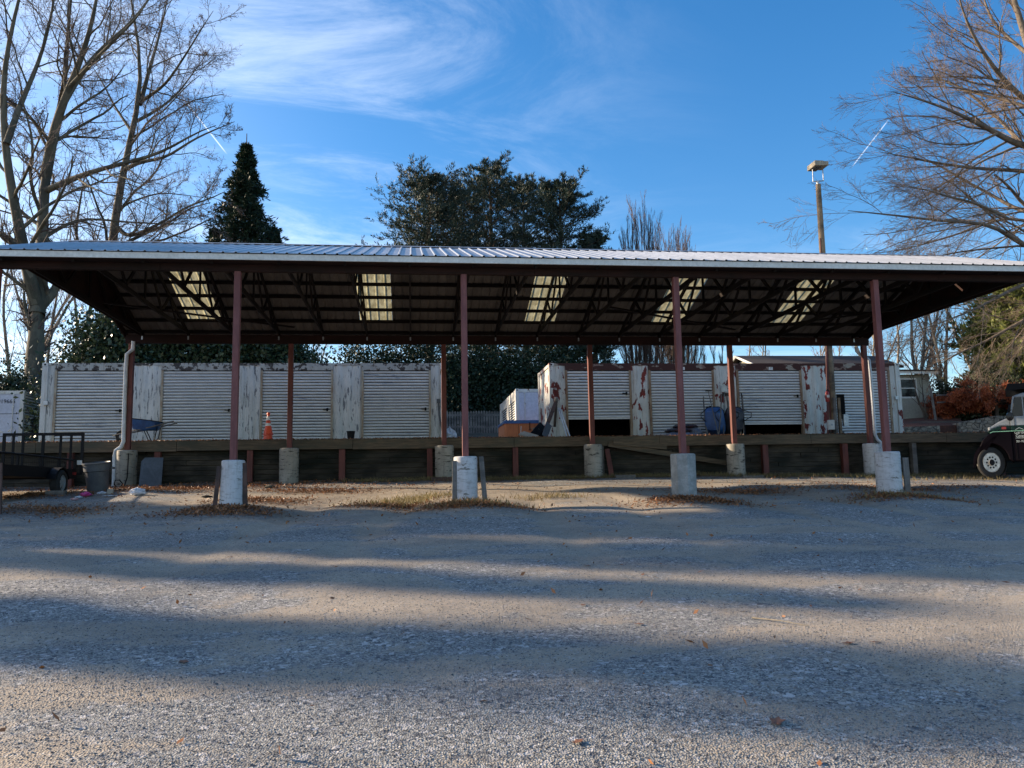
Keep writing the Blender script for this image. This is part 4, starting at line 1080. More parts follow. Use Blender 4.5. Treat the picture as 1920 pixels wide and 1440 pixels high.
def end_container(name, label, xa, xb, y0, Lg, z0, num=None, side_text=None, sidedoors=None, H=CH):
    """container seen at its cargo doors end (-Y)"""
    t = thing(name, ((xa+xb)/2, y0+Lg/2, z0), label, 'shipping container')
    zt = z0+H; y1 = y0+Lg
    for cx in (xa, xb):
        a, b = (cx, cx+.13) if cx == xa else (cx-.13, cx)
        for ya, yb in ((y0, y0+.13), (y1-.13, y1)):
            p_ = MB().box(a, b, ya, yb, z0+.1, zt-.11).build('corner_post', C_WHITE, t)
            MB().box(a-.004, b+.004, ya-.004, yb+.004, zt-.11, zt).build('corner_casting', C_WHITE, p_); MB().box(a-.004, b+.004, ya-.004, yb+.004, z0, z0+.1).build('corner_casting', C_WHITE, p_)
            if ya == y0: MB().lathe(((a+b)/2, ya-.005, zt-.055), [(.022, -.004), (.032, .002)], 10, axis='y').build('casting_hole', BLACK, p_)
    MB().box(xa+.13, xb-.13, y0+.01, y0+.1, zt-.13, zt-.01).build('door_header', C_WHITE, t)
    xm = (xa+xb)/2
    for a, b in ((xa+.135, xm-.008), (xm+.008, xb-.135)):
        mb = MB().box(a, b, y0+.03, y0+.075, z0+.12, zt-.14)
        d_ = mb.build('cargo_door', TRUCKP, t)
        for f in (.33, .66) if num else ():
            z = z0+H*f; MB().box(a+.01, b-.01, y0+.024, y0+.0295, z-.012, z+.012).build('door_groove', GREYP, d_)
        for f in (.22, .78):
            x = a+(b-a)*f
            mb = MB().tube([(x, y0+.005, z0+.14), (x, y0+.005, zt-.15)], .017, 8)
            for zz_ in (.2, .45, .75, .93): mb.box(x-.04, x+.04, y0-.012, y0+.028, z0+H*zz_, z0+H*zz_+.05)
            mb.build('lock_rod', C_WHITE, d_)
        MB().box(a+.2, a+.55, y0-.012, y0+.006, z0+1.02, z0+1.05).build('handle', C_WHITE, d_)
    mb = MB().box(xa+.02, xb-.02, y0+.1, y1-.02, zt-.05, zt-.02); mb.build('roof_sheet', C_WHITE, t)
    MB().box(xa+.02, xb-.02, y0+.1, y1-.02, z0+.05, z0+.1).build('floor', DARKW, t)
    MB().box(xa+.02, xb-.02, y1-.06, y1-.02, z0+.1, zt-.05).build('end_wall', C_WHITE, t)
    for cx, sg in ((xa, 1), (xb, -1)):
        if sidedoors and sg == 1:
            mb = MB()
            cur = y0+.13
            for da, db in sidedoors:
                mb.box(cx+.01, cx+.06, cur, da, z0+.1, zt-.02); cur = db
            mb.box(cx+.01, cx+.06, cur, y1-.13, z0+.1, zt-.02)
            mb.build('side_wall', C_WHITE, t)
            for da, db in sidedoors:
                MB().box(cx+.012, cx+.058, da, db, zt-.42, zt-.022).build('header', C_WHITE, t)
                n = 20; h = (zt-.43-z0-.12)/n; vs = []
                for i in range(n+1):
                    for dx, dz in ((.06, 0), (.02, .25*h), (.02, .7*h)):
                        for yy_ in (da, db): vs.append((cx+dx+.02, yy_, z0+.12+i*h+dz))
                mb = MB().add(vs, [(2*i, 2*i+1, 2*i+3, 2*i+2) for i in range(len(vs)//2-1)])
                mb.m = [0 if i % 3 == 1 else 1 for i in range(len(mb.m))]
                mb.build('roll_up_door', [SLAT2, GROOVE], t)
        else:
            if side_text is None:
                mb = MB(); corrug(mb, y0+.13, y1-.13, z0+.1, zt-.05, 'y', cx+sg*.03, sgn=sg); mb.build('side_wall', C_WHITE, t)
            else:
                n = 22; h = (H-.15)/n; vs = []
                for i in range(n+1):
                    for dx, dz in ((.03, 0), (.0, .35*h), (.0, .7*h)):
                        for yy_ in (y0+.13, y1-.13): vs.append((cx+sg*(dx+.015), yy_, z0+.1+min(i*h+dz, H-.15)))
                mb = MB().add(vs, [(2*i, 2*i+1, 2*i+3, 2*i+2) for i in range(len(vs)//2-1)])
                mb.m = [1 if i % 3 == 2 else 0 for i in range(len(mb.m))]
                mb.build('side_wall', [SLAT2, GROOVE], t)
    if num: text('stencil_number', num, (xb-.62, y0+.022, zt-.42), .21, BLACK, t, ext=.002)
    if side_text:
        o = text('side_lettering', side_text, (xb-.008, y0+1.75, z0+1.25), .95, BLACK, t, rotz=R_(90), ext=.01, sx=1.2)
    return t
TRUCKP = simple('pale_lilac_door_paint', (.56, .58, .66), (.50, .52, .60), 1.5, .5)
end_container('shipping_container', 'white container seen from its locked end doors, at the left edge beyond the dock', -16.95, -14.5, 33, 12.19, ZD-.03, num='919666', side_text='EEC')
end_container('shipping_container', 'short white container with two slatted side doors, in the gap beyond the hot tub', 4.17, 6.6, 33, 6.06, ZD-.03, sidedoors=[(33.45, 35.6), (36.3, 38.5)])

# ------------------------------------------------------------------ picket fence
fence = thing('picket_fence', (2, 42.1, 4.6), 'weathered grey picket fence across the gap between the containers', 'fence')
mb = MB(); x = -1.5
while x < 5.2:
    z = float(U(x, 42.1)); zt = topz(880, 770, 42.1)+rd.uniform(-.02, .02)
    mb.add([(x, 42.08, z-.1), (x+.10, 42.08, z-.1), (x+.10, 42.08, zt-.07), (x+.05, 42.08, zt), (x, 42.08, zt-.07), (x, 42.1, z-.1), (x+.10, 42.1, z-.1), (x+.10, 42.1, zt-.07), (x+.05, 42.1, zt), (x, 42.1, zt-.07)],
           [(0, 1, 2, 3, 4), (9, 8, 7, 6, 5), (0, 5, 6, 1), (1, 6, 7, 2), (2, 7, 8, 3), (3, 8, 9, 4), (4, 9, 5, 0)])
    x += .135
mb.build('pickets', GREYW, fence)
for dz in (.25, .85):
    MB().box(-1.5, 5.2, 42.103, 42.15, 4.6+dz-.3+.3, 4.6+dz+.09).build('rail', GREYW, fence)

# ------------------------------------------------------------------ hot tub
tx0, tx1, ty0, ty1 = 3.30, 5.6, 29.5, 31.7; tz0 = ZD-.03; tzt = EYE+2.50
tub = thing('hot_tub', ((tx0+tx1)/2, (ty0+ty1)/2, tz0), 'square orange-sided hot tub with a blue cover in the gap between containers', 'hot tub')
def rrect(x0, x1, y0, y1, r, n=4):
    pts = []
    for cx, cy, a0 in ((x1-r, y1-r, 0), (x0+r, y1-r, 90), (x0+r, y0+r, 180), (x1-r, y0+r, 270)):
        for k in range(n+1):
            a = R_(a0+90*k/n); pts.append((cx+r*math.cos(a), cy+r*math.sin(a)))
    return pts
def ring(mb, pts, z0, z1, m=0):
    n = len(pts); vs = [(x, y, z0) for x, y in pts]+[(x, y, z1) for x, y in pts]
    mb.add(vs, [[i, (i+1) % n, (i+1) % n+n, i+n] for i in range(n)]+[list(range(n))[::-1], list(range(n, 2*n))], m); return mb
ring(MB(), rrect(tx0, tx1, ty0, ty1, .14), tz0, tzt-.09).build('cabinet', CEDARP, tub, smooth=True)
ring(ring(MB(), rrect(tx0-.03, tx1+.03, ty0-.03, ty1+.03, .16), tzt-.088, tzt-.0), rrect(tx0+.01, tx1-.01, ty0+.01, ty1-.01, .16), tzt+.001, tzt+.03).build('cover', BLUEV, tub, smooth=True)
MB().box(tx0+.9, tx0+.93, ty0-.05, ty0-.034, tzt-.32, tzt-.05).box(tx0+.86, tx0+.97, ty0-.06, ty0-.034, tzt-.34, tzt-.322).build('cover_strap', BLACK, tub)
for x in (tx0+.5, tx0+1.1): MB().box(x, x+.012, ty0-.006, ty0-.001, tz0+.03, tzt-.12).build('panel_joint', BARK_D, tub)

# ------------------------------------------------------------------ things on the dock
def YZ(px, Y): return P(px, 800, Y)[0]
ZT = ZD+.012
# traffic cone
cx = YZ(503, 24.35); cone = thing('traffic_cone', (cx, 24.35, ZT), 'orange traffic cone with two white collars standing on the dock edge', 'traffic cone')
MB().box(cx-.17, cx+.17, 24.18, 24.52, ZT, ZT+.035).build('base', ORANGE, cone, bevel=.01)
MB().lathe((cx, 24.35, ZT), [(.135, .036), (.12, .10), (.118, .16), (.15, .165), (.13, .20), (.085, .42)], 20).build('lower_cone', ORANGE, cone, smooth=True)
MB().lathe((cx, 24.35, ZT), [(.088, .42), (.073, .50)], 20, cap=False).build('reflective_collar', WHITE, cone, smooth=True)
MB().lathe((cx, 24.35, ZT), [(.073, .50), (.060, .58)], 20).build('upper_cone', ORANGE, cone, smooth=True)
MB().lathe((cx, 24.35, ZT), [(.060, .58), (.040, .70)], 20, cap=False).build('reflective_collar', WHITE, cone, smooth=True)
MB().lathe((cx, 24.35, ZT), [(.040, .70), (.033, .745), (.05, .75), (.05, .775), (.03, .81)], 20).build('tip', ORANGE, cone, smooth=True)
# pot
px_ = YZ(658, 24.6); pot = thing('plant_pot', (px_, 24.6, ZT), 'black plastic nursery pot on the dock between the third and fourth doors', 'plant pot')
MB().lathe((px_, 24.6, ZT), [(.085, 0), (.118, .235), (.128, .235), (.128, .27), (.112, .27), (.105, .08)], 20).build('tub_wall', BLACK, pot, smooth=True)
MB().lathe((px_, 24.6, ZT), [(.108, .20), (.0, .21)], 20, cap=False).build('soil', YARD, pot)
# wheelbarrow lying in use position, side on
def tray_mb(c, ux, uy, L, W, D, mb=None):
    """open tapered tray: rim centre c, length along ux, width along uy (Vectors), depth down the third axis"""
    mb = mb or MB(); ux, uy = Vector(ux).normalized(), Vector(uy).normalized(); uz = ux.cross(uy).normalized(); c = Vector(c)
    n = 20; rings = []
    for (f, d_, sh) in ((1.03, -.0, 0), (1.0, .0, 0), (.97, .06, .0), (.88, .45, .02), (.78, .85, .04), (.68, 1., .05)):
        rg_ = []
        for k in range(n):
            a = 2*math.pi*k/n; ca, sa = math.cos(a), math.sin(a)
            x = math.copysign(abs(ca)**.5, ca)*L/2*f; y = math.copysign(abs(sa)**.5, sa)*W/2*f
            if x > 0: x *= 1.0-.12*d_
            rg_.append(c+ux*(x+sh*L*-1)+uy*y-uz*(d_*D*(1.0 if x > 0 else .8)))
        rings.append(rg_)
    vs = [v for r in rings for v in r]; k = len(rings)
    fs = [[i*n+j, i*n+(j+1) % n, (i+1)*n+(j+1) % n, (i+1)*n+j] for i in range(k-1) for j in range(n)]+[[(k-1)*n+j for j in range(n)]]
    return mb.add(vs, fs)
def wheelbarrow(name, label, tf, tray_mat, inner=None):
    """built at the origin along +X (wheel at -X), then placed by the 4x4 tf"""
    t = bpy.data.objects.new(name, None); COL.objects.link(t); t.matrix_world = tf; tag(t, label, 'wheelbarrow')
    def pt(nm, mb, mat, par=t, sm=True):
        me = bpy.data.meshes.new(nm); me.from_pydata(mb.v, [], mb.f); me.materials.append(mat)
        if sm:
            me.polygons.foreach_set('use_smooth', [True]*len(me.polygons)); me.set_sharp_from_angle(angle=R_(40))
        o = bpy.data.objects.new(nm, me); COL.objects.link(o); o.parent = par; return o
    tr = pt('tray', tray_mb((.12, 0, .66), (-1, 0, .12), (0, -1, 0), .92, .66, .30), tray_mat)
    m = tr.modifiers.new('thickness', 'SOLIDIFY'); m.thickness = .008
    rim = []
    for k in range(25):
        a = 2*math.pi*k/24; ca, sa = math.cos(a), math.sin(a); ux = Vector((-1, 0, .12)).normalized()
        rim.append(Vector((.12, 0, .66))+ux*(math.copysign(abs(ca)**.5, ca)*.475)+Vector((0, math.copysign(abs(sa)**.5, sa)*.34, 0)))
    pt('rim', MB().tube(rim, .012, 6), BLACK, tr)
    for s in (-1, 1):
        pt('handle', MB().tube([(-.62, s*.10, .24), (-.2, s*.20, .34), (.35, s*.27, .46), (.95, s*.30, .62)], [.018, .02, .02, .022], 6), GREYW)
        pt('leg', MB().tube([(.12, s*.20, .40), (.30, s*.24, .01), (.42, s*.24, .01), (.50, s*.26, .47)], .014, 6), BLACK)
    pt('nose_guard', MB().tube([(-.62, -.12, .24), (-.72, 0, .22), (-.62, .12, .24)], .014, 6), BLACK)
    w_ = pt('wheel', MB().lathe((-.46, 0, .2), [(.13, -.045), (.19, -.042), (.2, 0), (.19, .042), (.13, .045)], 22, axis='y'), RUBBER)
    pt('hub', MB().lathe((-.46, 0, .2), [(.03, -.07), (.125, -.03), (.125, .03), (.03, .07)], 16, axis='y'), STEEL, w_)
    return t
q = P(262, 800, 25.0)
wheelbarrow('wheelbarrow', 'blue wheelbarrow standing on its wheel and legs beside the left back post', Matrix.Translation((q[0]+.02, 25.0, ZT)) @ Matrix.Rotation(R_(6), 4, 'Z') @ Matrix.Scale(1.0, 4), BLUEP)
# two barrows stood on their noses, leaning on the red flaked container: rotate the barrow so handles point up
def stood(px, Y, tilt, rz):
    q = P(px, 800, Y)
    return Matrix.Translation((q[0], Y, ZT+.06)) @ Matrix.Rotation(R_(rz), 4, 'Z') @ Matrix.Rotation(R_(-90+tilt), 4, 'Y') @ Matrix.Translation((.72-.34, 0, -.35))
wheelbarrow('wheelbarrow', 'bright blue wheelbarrow stood on its nose against the container, left of its twin', stood(1337, 25.9, 8, -128), BLUEP)
wheelbarrow('wheelbarrow', 'dark dull wheelbarrow stood on its nose with handles up, right of the bright blue one', stood(1383, 25.9, 8, -78), simple('dull_tray', (.05, .05, .07), (.03, .03, .04), 4, .6))
def pole(name, label, cat, pts, r, mat, extra=None, group=None):
    b = pts[0]; t = thing(name, b, label, cat, group)
    MB().tube(pts, r, 7).build('handle', mat, t, smooth=True)
    if extra: extra(t)
    return t
def PZ(px, Y, z=None):
    q = P(px, 800, Y); q[2] = ZT if z is None else z; return q
def rake_head(x, y, z, w_, s=1):
    def f(t):
        mb = MB().beam((x-w_/2, y, z), (x+w_/2, y, z), .025, .03)
        for k in range(9): mb.box(x-w_/2+k*w_/8-.004, x-w_/2+k*w_/8+.004, y-.07, y, z-.004, z+.004)
        mb.build('rake_head', BLACK, t)
    return f
a = P(1328, 733, 26.2); pole('rake', 'long pale-handled rake leaning in front of the bright blue wheelbarrow', 'rake', [PZ(1347, 25.3), a], .016, GREYW, rake_head(a[0], a[1], a[2], .2))
a = P(1358, 735, 26.3); pole('shovel', 'thin-handled shovel leaning between the two stood wheelbarrows', 'shovel', [PZ(1356, 25.7), a], .015, GREYW,
    lambda t: MB().prism([(a[0]-.1, a[2]), (a[0]+.1, a[2]), (a[0]+.1, a[2]+.18), (a[0], a[2]+.28), (a[0]-.1, a[2]+.18)], a[1]-.01, a[1]+.004).build('blade', STEEL, t))
b_ = P(1390, 737, 26.3); pole('digging_bar', 'dark iron bar leaning behind the dark wheelbarrow', 'bar', [PZ(1397, 25.6), b_], .02, BLACK)
c_ = P(1362, 742, 26.3); pole('broom', 'dark broom leaning against the flaked panel behind the wheelbarrows', 'broom', [PZ(1372, 25.7), c_], .016, REDW,
    lambda t: MB().box(c_[0]-.14, c_[0]+.14, c_[1]-.03, c_[1]+.02, c_[2]-.02, c_[2]+.09).build('bristles', BARK_D, t))
# sacks
def sack(label, px, Y, z, L, W, H, rz, mat, seed):
    rg = np.random.default_rng(seed); q = P(px, 800, Y); nu, nv = 18, 10; vs = []; 
    for i in range(nu+1):
        u = -1+2*i/nu
        for j in range(nv):
            a = 2*math.pi*j/nv; wv = (1-abs(u)**4)**.45
            y = math.cos(a)*W/2*(.55+.45*wv); zz_ = H/2+math.sin(a)*H/2*wv*(1 if math.sin(a) > 0 else .95)
            vs.append((u*L/2+rg.normal(0, .008), y+rg.normal(0, .01), zz_+rg.normal(0, .008)-abs(u)**3*.02))
    mb = MB().add(vs, [[i*nv+j, (i+1)*nv+j, (i+1)*nv+(j+1) % nv, i*nv+(j+1) % nv] for i in range(nu) for j in range(nv)]+[list(range(nv)), list(range(nu*nv, (nu+1)*nv))[::-1]])
    mb.rot((0, 0, 0), 'Z', R_(rz)); mb.v = [(v[0]+q[0], v[1]+Y, v[2]+z) for v in mb.v]
    return tag(mb.build('sack', mat, None, smooth=True), label, 'sack', 'sacks stacked on the dock')
SK1 = simple('grey_film_sack', (.17, .18, .22), (.10, .11, .14), 8, .4, bstr=.6); SK2 = simple('dark_print_sack', (.07, .02, .025), (.03, .03, .035), 8, .45, lo=.45, hi=.5)
sack('pale grey sack at the bottom front of the sack pile', 1283, 25.5, ZT, .90, .46, .21, 3, SK1, 1)
sack('dark sack lying on the pale one in the sack pile', 1272, 25.6, ZT+.19, .84, .44, .16, -6, SK2, 2)
sack('topmost dark red sack of the pile behind the front post', 1285, 25.65, ZT+.33, .80, .4, .15, 8, SK2, 3)
o = sack('grey sack slumped down the right side of the sack pile', 1301, 25.75, ZT+.0, .66, .46, .38, 60, SK1, 4)
o = sack('crumpled pale sack end at the left of the pile', 1262, 25.45, ZT, .46, .34, .2, 30, SK1, 5)
def crumple(name, label, cat, c, r, h, mat, seed, group=None):
    rg = random.Random(seed); mb = MB(); prof = []
    n, k = 14, 8; vs = []
    for i in range(k+1):
        f = i/k; rr = math.sin(math.pi*min(.97, .12+.86*f))*r
        for j in range(n):
            a = 2*math.pi*j/n; q = rr*(1+rg.uniform(-.28, .28)); vs.append((c[0]+math.cos(a)*q, c[1]+math.sin(a)*q*.7, c[2]+h*f*(1+rg.uniform(-.12, .12))))
    mb.add(vs, [[i*n+j, i*n+(j+1) % n, (i+1)*n+(j+1) % n, (i+1)*n+j] for i in range(k) for j in range(n)]+[list(range(k*n, k*n+n)), list(range(n))[::-1]])
    return tag(mb.build(name, mat, None), label, cat, group)
crumple('plastic_sack', 'white plastic sack slumped past the right end of the left container', 'sack', PZ(843, 27.0), .24, .52, WBAG, 7)
# junk leaning on the left corner of the red container
def plank(label, a, b, w_, th, mat, name='scrap_board', upv=(0, 0, 1)):
    return tag(MB().beam(a, b, w_, th, upv).build(name, mat, None, bevel=.003), label, 'board', 'scrap leaning on the container corner')
def J(px, py, Y): return P(px, py, Y)
plank('pale plank lying slanted at the front of the scrap heap', J(977, 812, 24.9), J(1005, 820, 24.6), .30, .035, simple('pale_plank', (.40, .35, .26), (.3, .26, .19), 4, .8), upv=(.2, -.6, .8))
plank('grey sheet leaning on the container corner, widest of the scrap', J(1021, 819, 24.9), J(1030, 795, 25.6), .20, .02, GREYP, upv=(0, 1, .2))
plank('dark board in the scrap heap, reaching up the container corner', J(1017, 820, 25.3), J(1043, 752, 26.2), .12, .03, REDW, upv=(0, 1, 0))
plank('black board low in the scrap heap beside the tub', J(1000, 818, 25.6), J(1018, 797, 26.0), .28, .03, BLACK, upv=(.3, -1, .3))
plank('dark slat between the grey sheet and the pale plank', J(1012, 820, 25.1), J(1024, 801, 25.7), .10, .025, DARKW, upv=(0, 1, 0))
t = tag(MB().box(*sorted((J(1001, 0, 25.8)[0], J(1006, 0, 25.8)[0]+.04)), 25.72, 25.9, ZT, ZT+.0).build('dummy', BLACK, None), 'x', 'x') if False else None
q = J(999, 806, 25.9); bx = thing('scrap_box', (q[0], 25.9, ZT), 'yellowed cardboard box in the scrap heap before the tub', 'box')
MB().box(q[0]-.08, q[0]+.10, 25.82, 26.0, ZT, q[2]+.06).rot((q[0], 25.9, ZT), 'Y', R_(14)).build('carton', simple('old_card', (.34, .27, .17), (.25, .2, .13), 6, .8), bx)
MB().box(q[0]-.085, q[0]+.02, 25.79, 25.82, q[2]+.03, q[2]+.05).build('flap', MATS['old_card'], bx)
for k, (pa, pb, m, lab) in enumerate([((976, 820), (977, 799), PIPE, 'short white stake upright before the tub')]):
    pole('stake', lab, 'stake', [J(*pa, 25.0), J(*pb, 25.0)], .012, m)
st = thing('step_ladder', PZ(1052, 25.8), 'folded white aluminium step ladder leaning at the container corner', 'ladder')
for dx in (0, .09):
    a = J(1063, 818, 25.5); b = J(1046.5, 765, 26.25); a = a+np.array([dx, 0, 0]); b = b+np.array([dx*.6, 0, 0])
    MB().beam(a, b, .035, .025, (0, 1, 0)).build('rail', PIPE, st)
mb = MB()
for f in (.15, .35, .55, .75): 
    c = a*(1-f)+b*f; mb.beam(c, c-np.array([.09-.036*f, 0, 0]), .03, .015)
mb.build('treads', PIPE, st)
bk = thing('post_cap', J(1042, 750, 26.2), 'dark wooden stake with a pale knob standing at the container corner', 'stake')
MB().tube([J(1040, 800, 26.1), J(1043, 752, 26.2)], .045, 8).build('shaft', BARK_D, bk)
MB().lathe(J(1043, 753, 26.2), [(.05, 0), (.075, .04), (.07, .12), (.03, .15)], 12).build('knob', GREYW, bk, smooth=True)

# ------------------------------------------------------------------ light pole with its lamp
pb_ = P(1564, 818, 25.3); pt_ = P(1534, 346, 25.3)
lp = thing('light_pole', (pb_[0], 25.3, ZT), 'tall timber light pole rising through the back of the shed', 'light pole')
pbz = Vector((pb_[0], 25.3, ZT-.1)); ptz = Vector(pt_)
MB().tube([pbz.lerp(ptz, f) for f in np.linspace(0, 1, 9)], [float(v) for v in np.linspace(.135, .085, 9)], 12).build('pole_shaft', POLEW, lp, smooth=True)
MB().tube([pbz.lerp(ptz, f)+Vector((-.115+.035*f, -.07, 0)) for f in (0.03, .3, .6, .78)], .022, 6).build('conduit', POSTB, lp)
hd = P(1528, 318, 25.3)
MB().tube([ptz, ptz+Vector((-.02, 0, .12))], .05, 8).tube([ptz+Vector((-.17, 0, .10)), ptz+Vector((.20, 0, .14))], .022, 6).tube([ptz+Vector((-.17, 0, .10)), ptz+Vector((-.16, 0, .52))], .02, 6).tube([ptz+Vector((.20, 0, .14)), ptz+Vector((.20, 0, .54))], .02, 6).build('bracket', STEEL, lp)
hz = ptz+Vector((0, 0, .54))
mb = MB().box(hz.x-.24, hz.x+.07, hz.y-.34, hz.y+.22, hz.z, hz.z+.17).box(hz.x+.085, hz.x+.26, hz.y-.30, hz.y+.18, hz.z+.03, hz.z+.17)
mb.build('lamp_housing', simple('tan_lamp_paint', (.36, .30, .21), (.28, .23, .16), 5, .6), lp, bevel=.01)
MB().box(hz.x-.18, hz.x+.03, hz.y-.28, hz.y+.15, hz.z-.02, hz.z-.002).build('lens', GREYP, lp)
# electrical stand beside it
es = thing('meter_stand', PZ(1576, 25.2), 'weathered board stand with grey electrical boxes right of the light pole', 'electrical stand')
for px, m in ((1568.5, GREYW), (1576.5, POLEW)):
    q = PZ(px, 25.1); MB().box(q[0]-.045, q[0]+.035, 25.08, 25.17, ZT-.02, P(px, 746, 25.1)[2]).build('upright', m, es)
q = PZ(1575, 25.3); MB().box(q[0]-.10, q[0]+.16, 25.19, 25.22, P(1575, 770, 25.3)[2]-.9*0-.28, P(1575, 740, 25.3)[2]).build('backboard', DARKW, es)
def ebox(px, py, w_, h_, Y, nm, mat):
    q = P(px, py, Y); MB().box(q[0]-w_/2, q[0]+w_/2, Y-.06, Y+.04, q[2]-h_/2, q[2]+h_/2).build(nm, mat, es, bevel=.006)
ebox(1585, 788, .16, .38, 25.15, 'switch_box', STEEL)
ebox(1579.5, 812, .08, .1, 25.2, 'outlet_box', GREYP)
q = P(1558, 797, 25.1); jb = thing('junction_box', (q[0], 25.1, q[2]-.15), 'pale grey junction box on the foot of the light pole', 'electrical box')
MB().box(q[0]-.10, q[0]+.10, 25.04, 25.15, q[2]-.15, q[2]+.16).build('housing', WHITE, jb, bevel=.008)
MB().box(q[0]-.03, q[0]+.03, 25.02, 25.039, q[2]-.02, q[2]+.03).build('latch', STEEL, jb)
MB().tube([(q[0]-.06, 25.1, q[2]-.15), (q[0]-.08, 25.1, ZT)], .014, 6).tube([(q[0]+.05, 25.1, q[2]-.15), (q[0]+.05, 25.1, ZT)], .014, 6).build('cables', BLACK, jb)
q = P(1551, 742, 25.05)
rp = tag(MB().beam((P(1549.5, 650, 25.2)[0], 25.2, HB+.1), (P(1554, 815, 25.2)[0]-.02, 25.2, ZT), .05, .06).build('red_stud', POSTB, None), 'thin red stud fixed along the left of the light pole', 'board')
fx = thing('fire_extinguisher', (q[0], 25.05, q[2]-.2), 'red fire extinguisher hung on the stud beside the light pole', 'fire extinguisher')
MB().lathe((q[0], 25.05, q[2]-.2), [(.05, 0), (.062, .02), (.062, .30), (.03, .35)], 16).build('cylinder', REDP, fx, smooth=True)
MB().box(q[0]-.045, q[0]+.045, 24.987, 24.9895, q[2]-.06, q[2]+.02).build('paper_label', WHITE, fx)
MB().box(q[0]-.02, q[0]+.05, 25.03, 25.07, q[2]+.15, q[2]+.20).tube([(q[0]+.03, 25.05, q[2]+.17), (q[0]+.075, 25.05, q[2]+.1), (q[0]+.07, 25.05, q[2]-.1)], .009, 6).build('valve_hose', BLACK, fx)

# ------------------------------------------------------------------ things on the ground by the dock
def trailer():
    x0, x1 = -10.25, -8.42; y0, y1 = 18.0, 22.25; g = float(G(-9, 20.5)); zb = g+.42
    t = thing('utility_trailer', ((x0+x1)/2, 20.5, g), 'black steel utility trailer with a raised mesh ramp gate parked by the dock', 'trailer')
    mb = MB()
    for x in (x0, x1-.05): mb.box(x, x+.05, y0, y1, zb, zb+.08)
    for y in (y0, y1-.05): mb.box(x0+.05, x1-.05, y, y+.05, zb+.002, zb+.078)
    mb.build('frame', BLACK, t)
    MB().box(x0+.05, x1-.05, y0+.05, y1-.05, zb+.04, zb+.07).build('bed_boards', DARKW, t)
    for x in (x0+.025, x1-.025):
        mb = MB(); zr = zb+.48
        mb.tube([(x, y0, zr), (x, y0+2.2, zr), (x, y1-.1, zr-.02)], .024, 8)
        for y in (y0+.03, y0+1.1, y0+2.2, y0+3.2, y1-.1): mb.box(x-.02, x+.02, y-.02, y+.02, zb+.08, zr)
        mb.build('side_rail', BLACK, t)
    MB().box(x0+.004, x0+.006, y0, y1, zb+.08, zb+.24).box(x1-.006, x1-.004, y0, y1, zb+.08, zb+.24).build('side_sheet', BLACK, t)
    zt = P(157, 811, 22.3)[2]
    mb = MB(); mb.box(x0+.01, x1+.13, y1+.02, y1+.06, zt-.07, zt).box(x0+.01, x1+.12, y1+.022, y1+.058, zb+.1, zb+.14)
    xs_ = np.array([x0+.01, x0+.24, x0+.47, x0+.94, x0+1.37, x0+1.62, x1+.06])
    for i, x in enumerate(xs_): mb.box(x, x+(.07 if i in (0, 6, 3) else .055), y1+.024, y1+.056, zb+.14, zt-.07)
    mb.build('ramp_gate', BLACK, t)
    # expanded mesh on the gate
    mb = MB()
    for k in range(42):
        x = x0+.03+k*.045; mb.box(x, x+.006, y1+.028, y1+.032, zb+.14, zb+.62)
    for k in range(12):
        z = zb+.16+k*.04; mb.box(x0+.02, x1+.1, y1+.033, y1+.037, z, z+.006)
    mb.build('gate_mesh', BLACK, t)
    yw = 20.9; zw = g+.30
    for s, xw in ((1, x1+.02), (-1, x0-.22)):
        wh = MB().lathe((xw, yw, zw), [(.19, 0), (.27, -.0), (.30, .03), (.305, .1), (.30, .17), (.27, .20), (.19, .20)], 28, axis='x', cap=False).build('wheel', RUBBER, t, smooth=True)
        xo = xw+.19 if s == 1 else xw+.01
        mb = MB().lathe((xo-.06 if s == 1 else xo+.06, yw, zw), [(.19, .055*s), (.185, .02*s), (.15, .0)], 28, axis='x', cap=False)
        for k in range(5):
            a = 2*math.pi*k/5+.3
            mb.beam((xo-.03*s, yw+math.cos(a)*.04, zw+math.sin(a)*.04), (xo-.03*s, yw+math.cos(a)*.165, zw+math.sin(a)*.165), .02, .06, (0, -math.sin(a), math.cos(a)))
        mb.lathe((xo-.045*s, yw, zw), [(.05, 0), (.05, .03*s), (.02, .04*s)], 14, axis='x')
        mb.build('rim', TRUCKW, wh, smooth=False)
        fmb = MB(); pts = []
        for k in range(9):
            a = R_(15+150*k/8); pts.append((yw+math.cos(a)*.42, zw+math.sin(a)*.36))
        xa, xb = (x1, x1+.20) if s == 1 else (x0-.20, x0)
        for k in range(8): fmb.add([(xa, *pts[k]), (xb, *pts[k]), (xb, *pts[k+1]), (xa, *pts[k+1]), (xa, pts[k][0], pts[k][1]-.012), (xb, pts[k][0], pts[k][1]-.012), (xb, pts[k+1][0], pts[k+1][1]-.012), (xa, pts[k+1][0], pts[k+1][1]-.012)], [(0, 1, 2, 3), (7, 6, 5, 4), (1, 5, 6, 2), (0, 3, 7, 4)])
        fmb.build('fender', BLACK, t)
    MB().box(x1-.0, x1+.03, y1-.25, y1-.10, zb+.10, zb+.16).build('tail_light', REDP, t)
    MB().tube([((x0+x1)/2, y0, zb+.04), ((x0+x1)/2, y0-1.2, zb+.02)], .04, 8).build('tongue', BLACK, t)
    q = P(143, 866, 21.9); MB().box(x1+.005, x1+.12, y1-.02, y1+.01, q[2]-.06, q[2]+.05).build('licence_plate', WHITE, t)
    return t
trailer()
q = P(110, 922, 20.6); g = float(G(q[0], q[1]))
tag(MB().box(q[0]-.22, q[0]+.2, 20.4, 20.58, g-.02, g+.09).build('wood_block', GREYW, None, bevel=.01), 'short timber block lying in front of the trailer wheel', 'block')
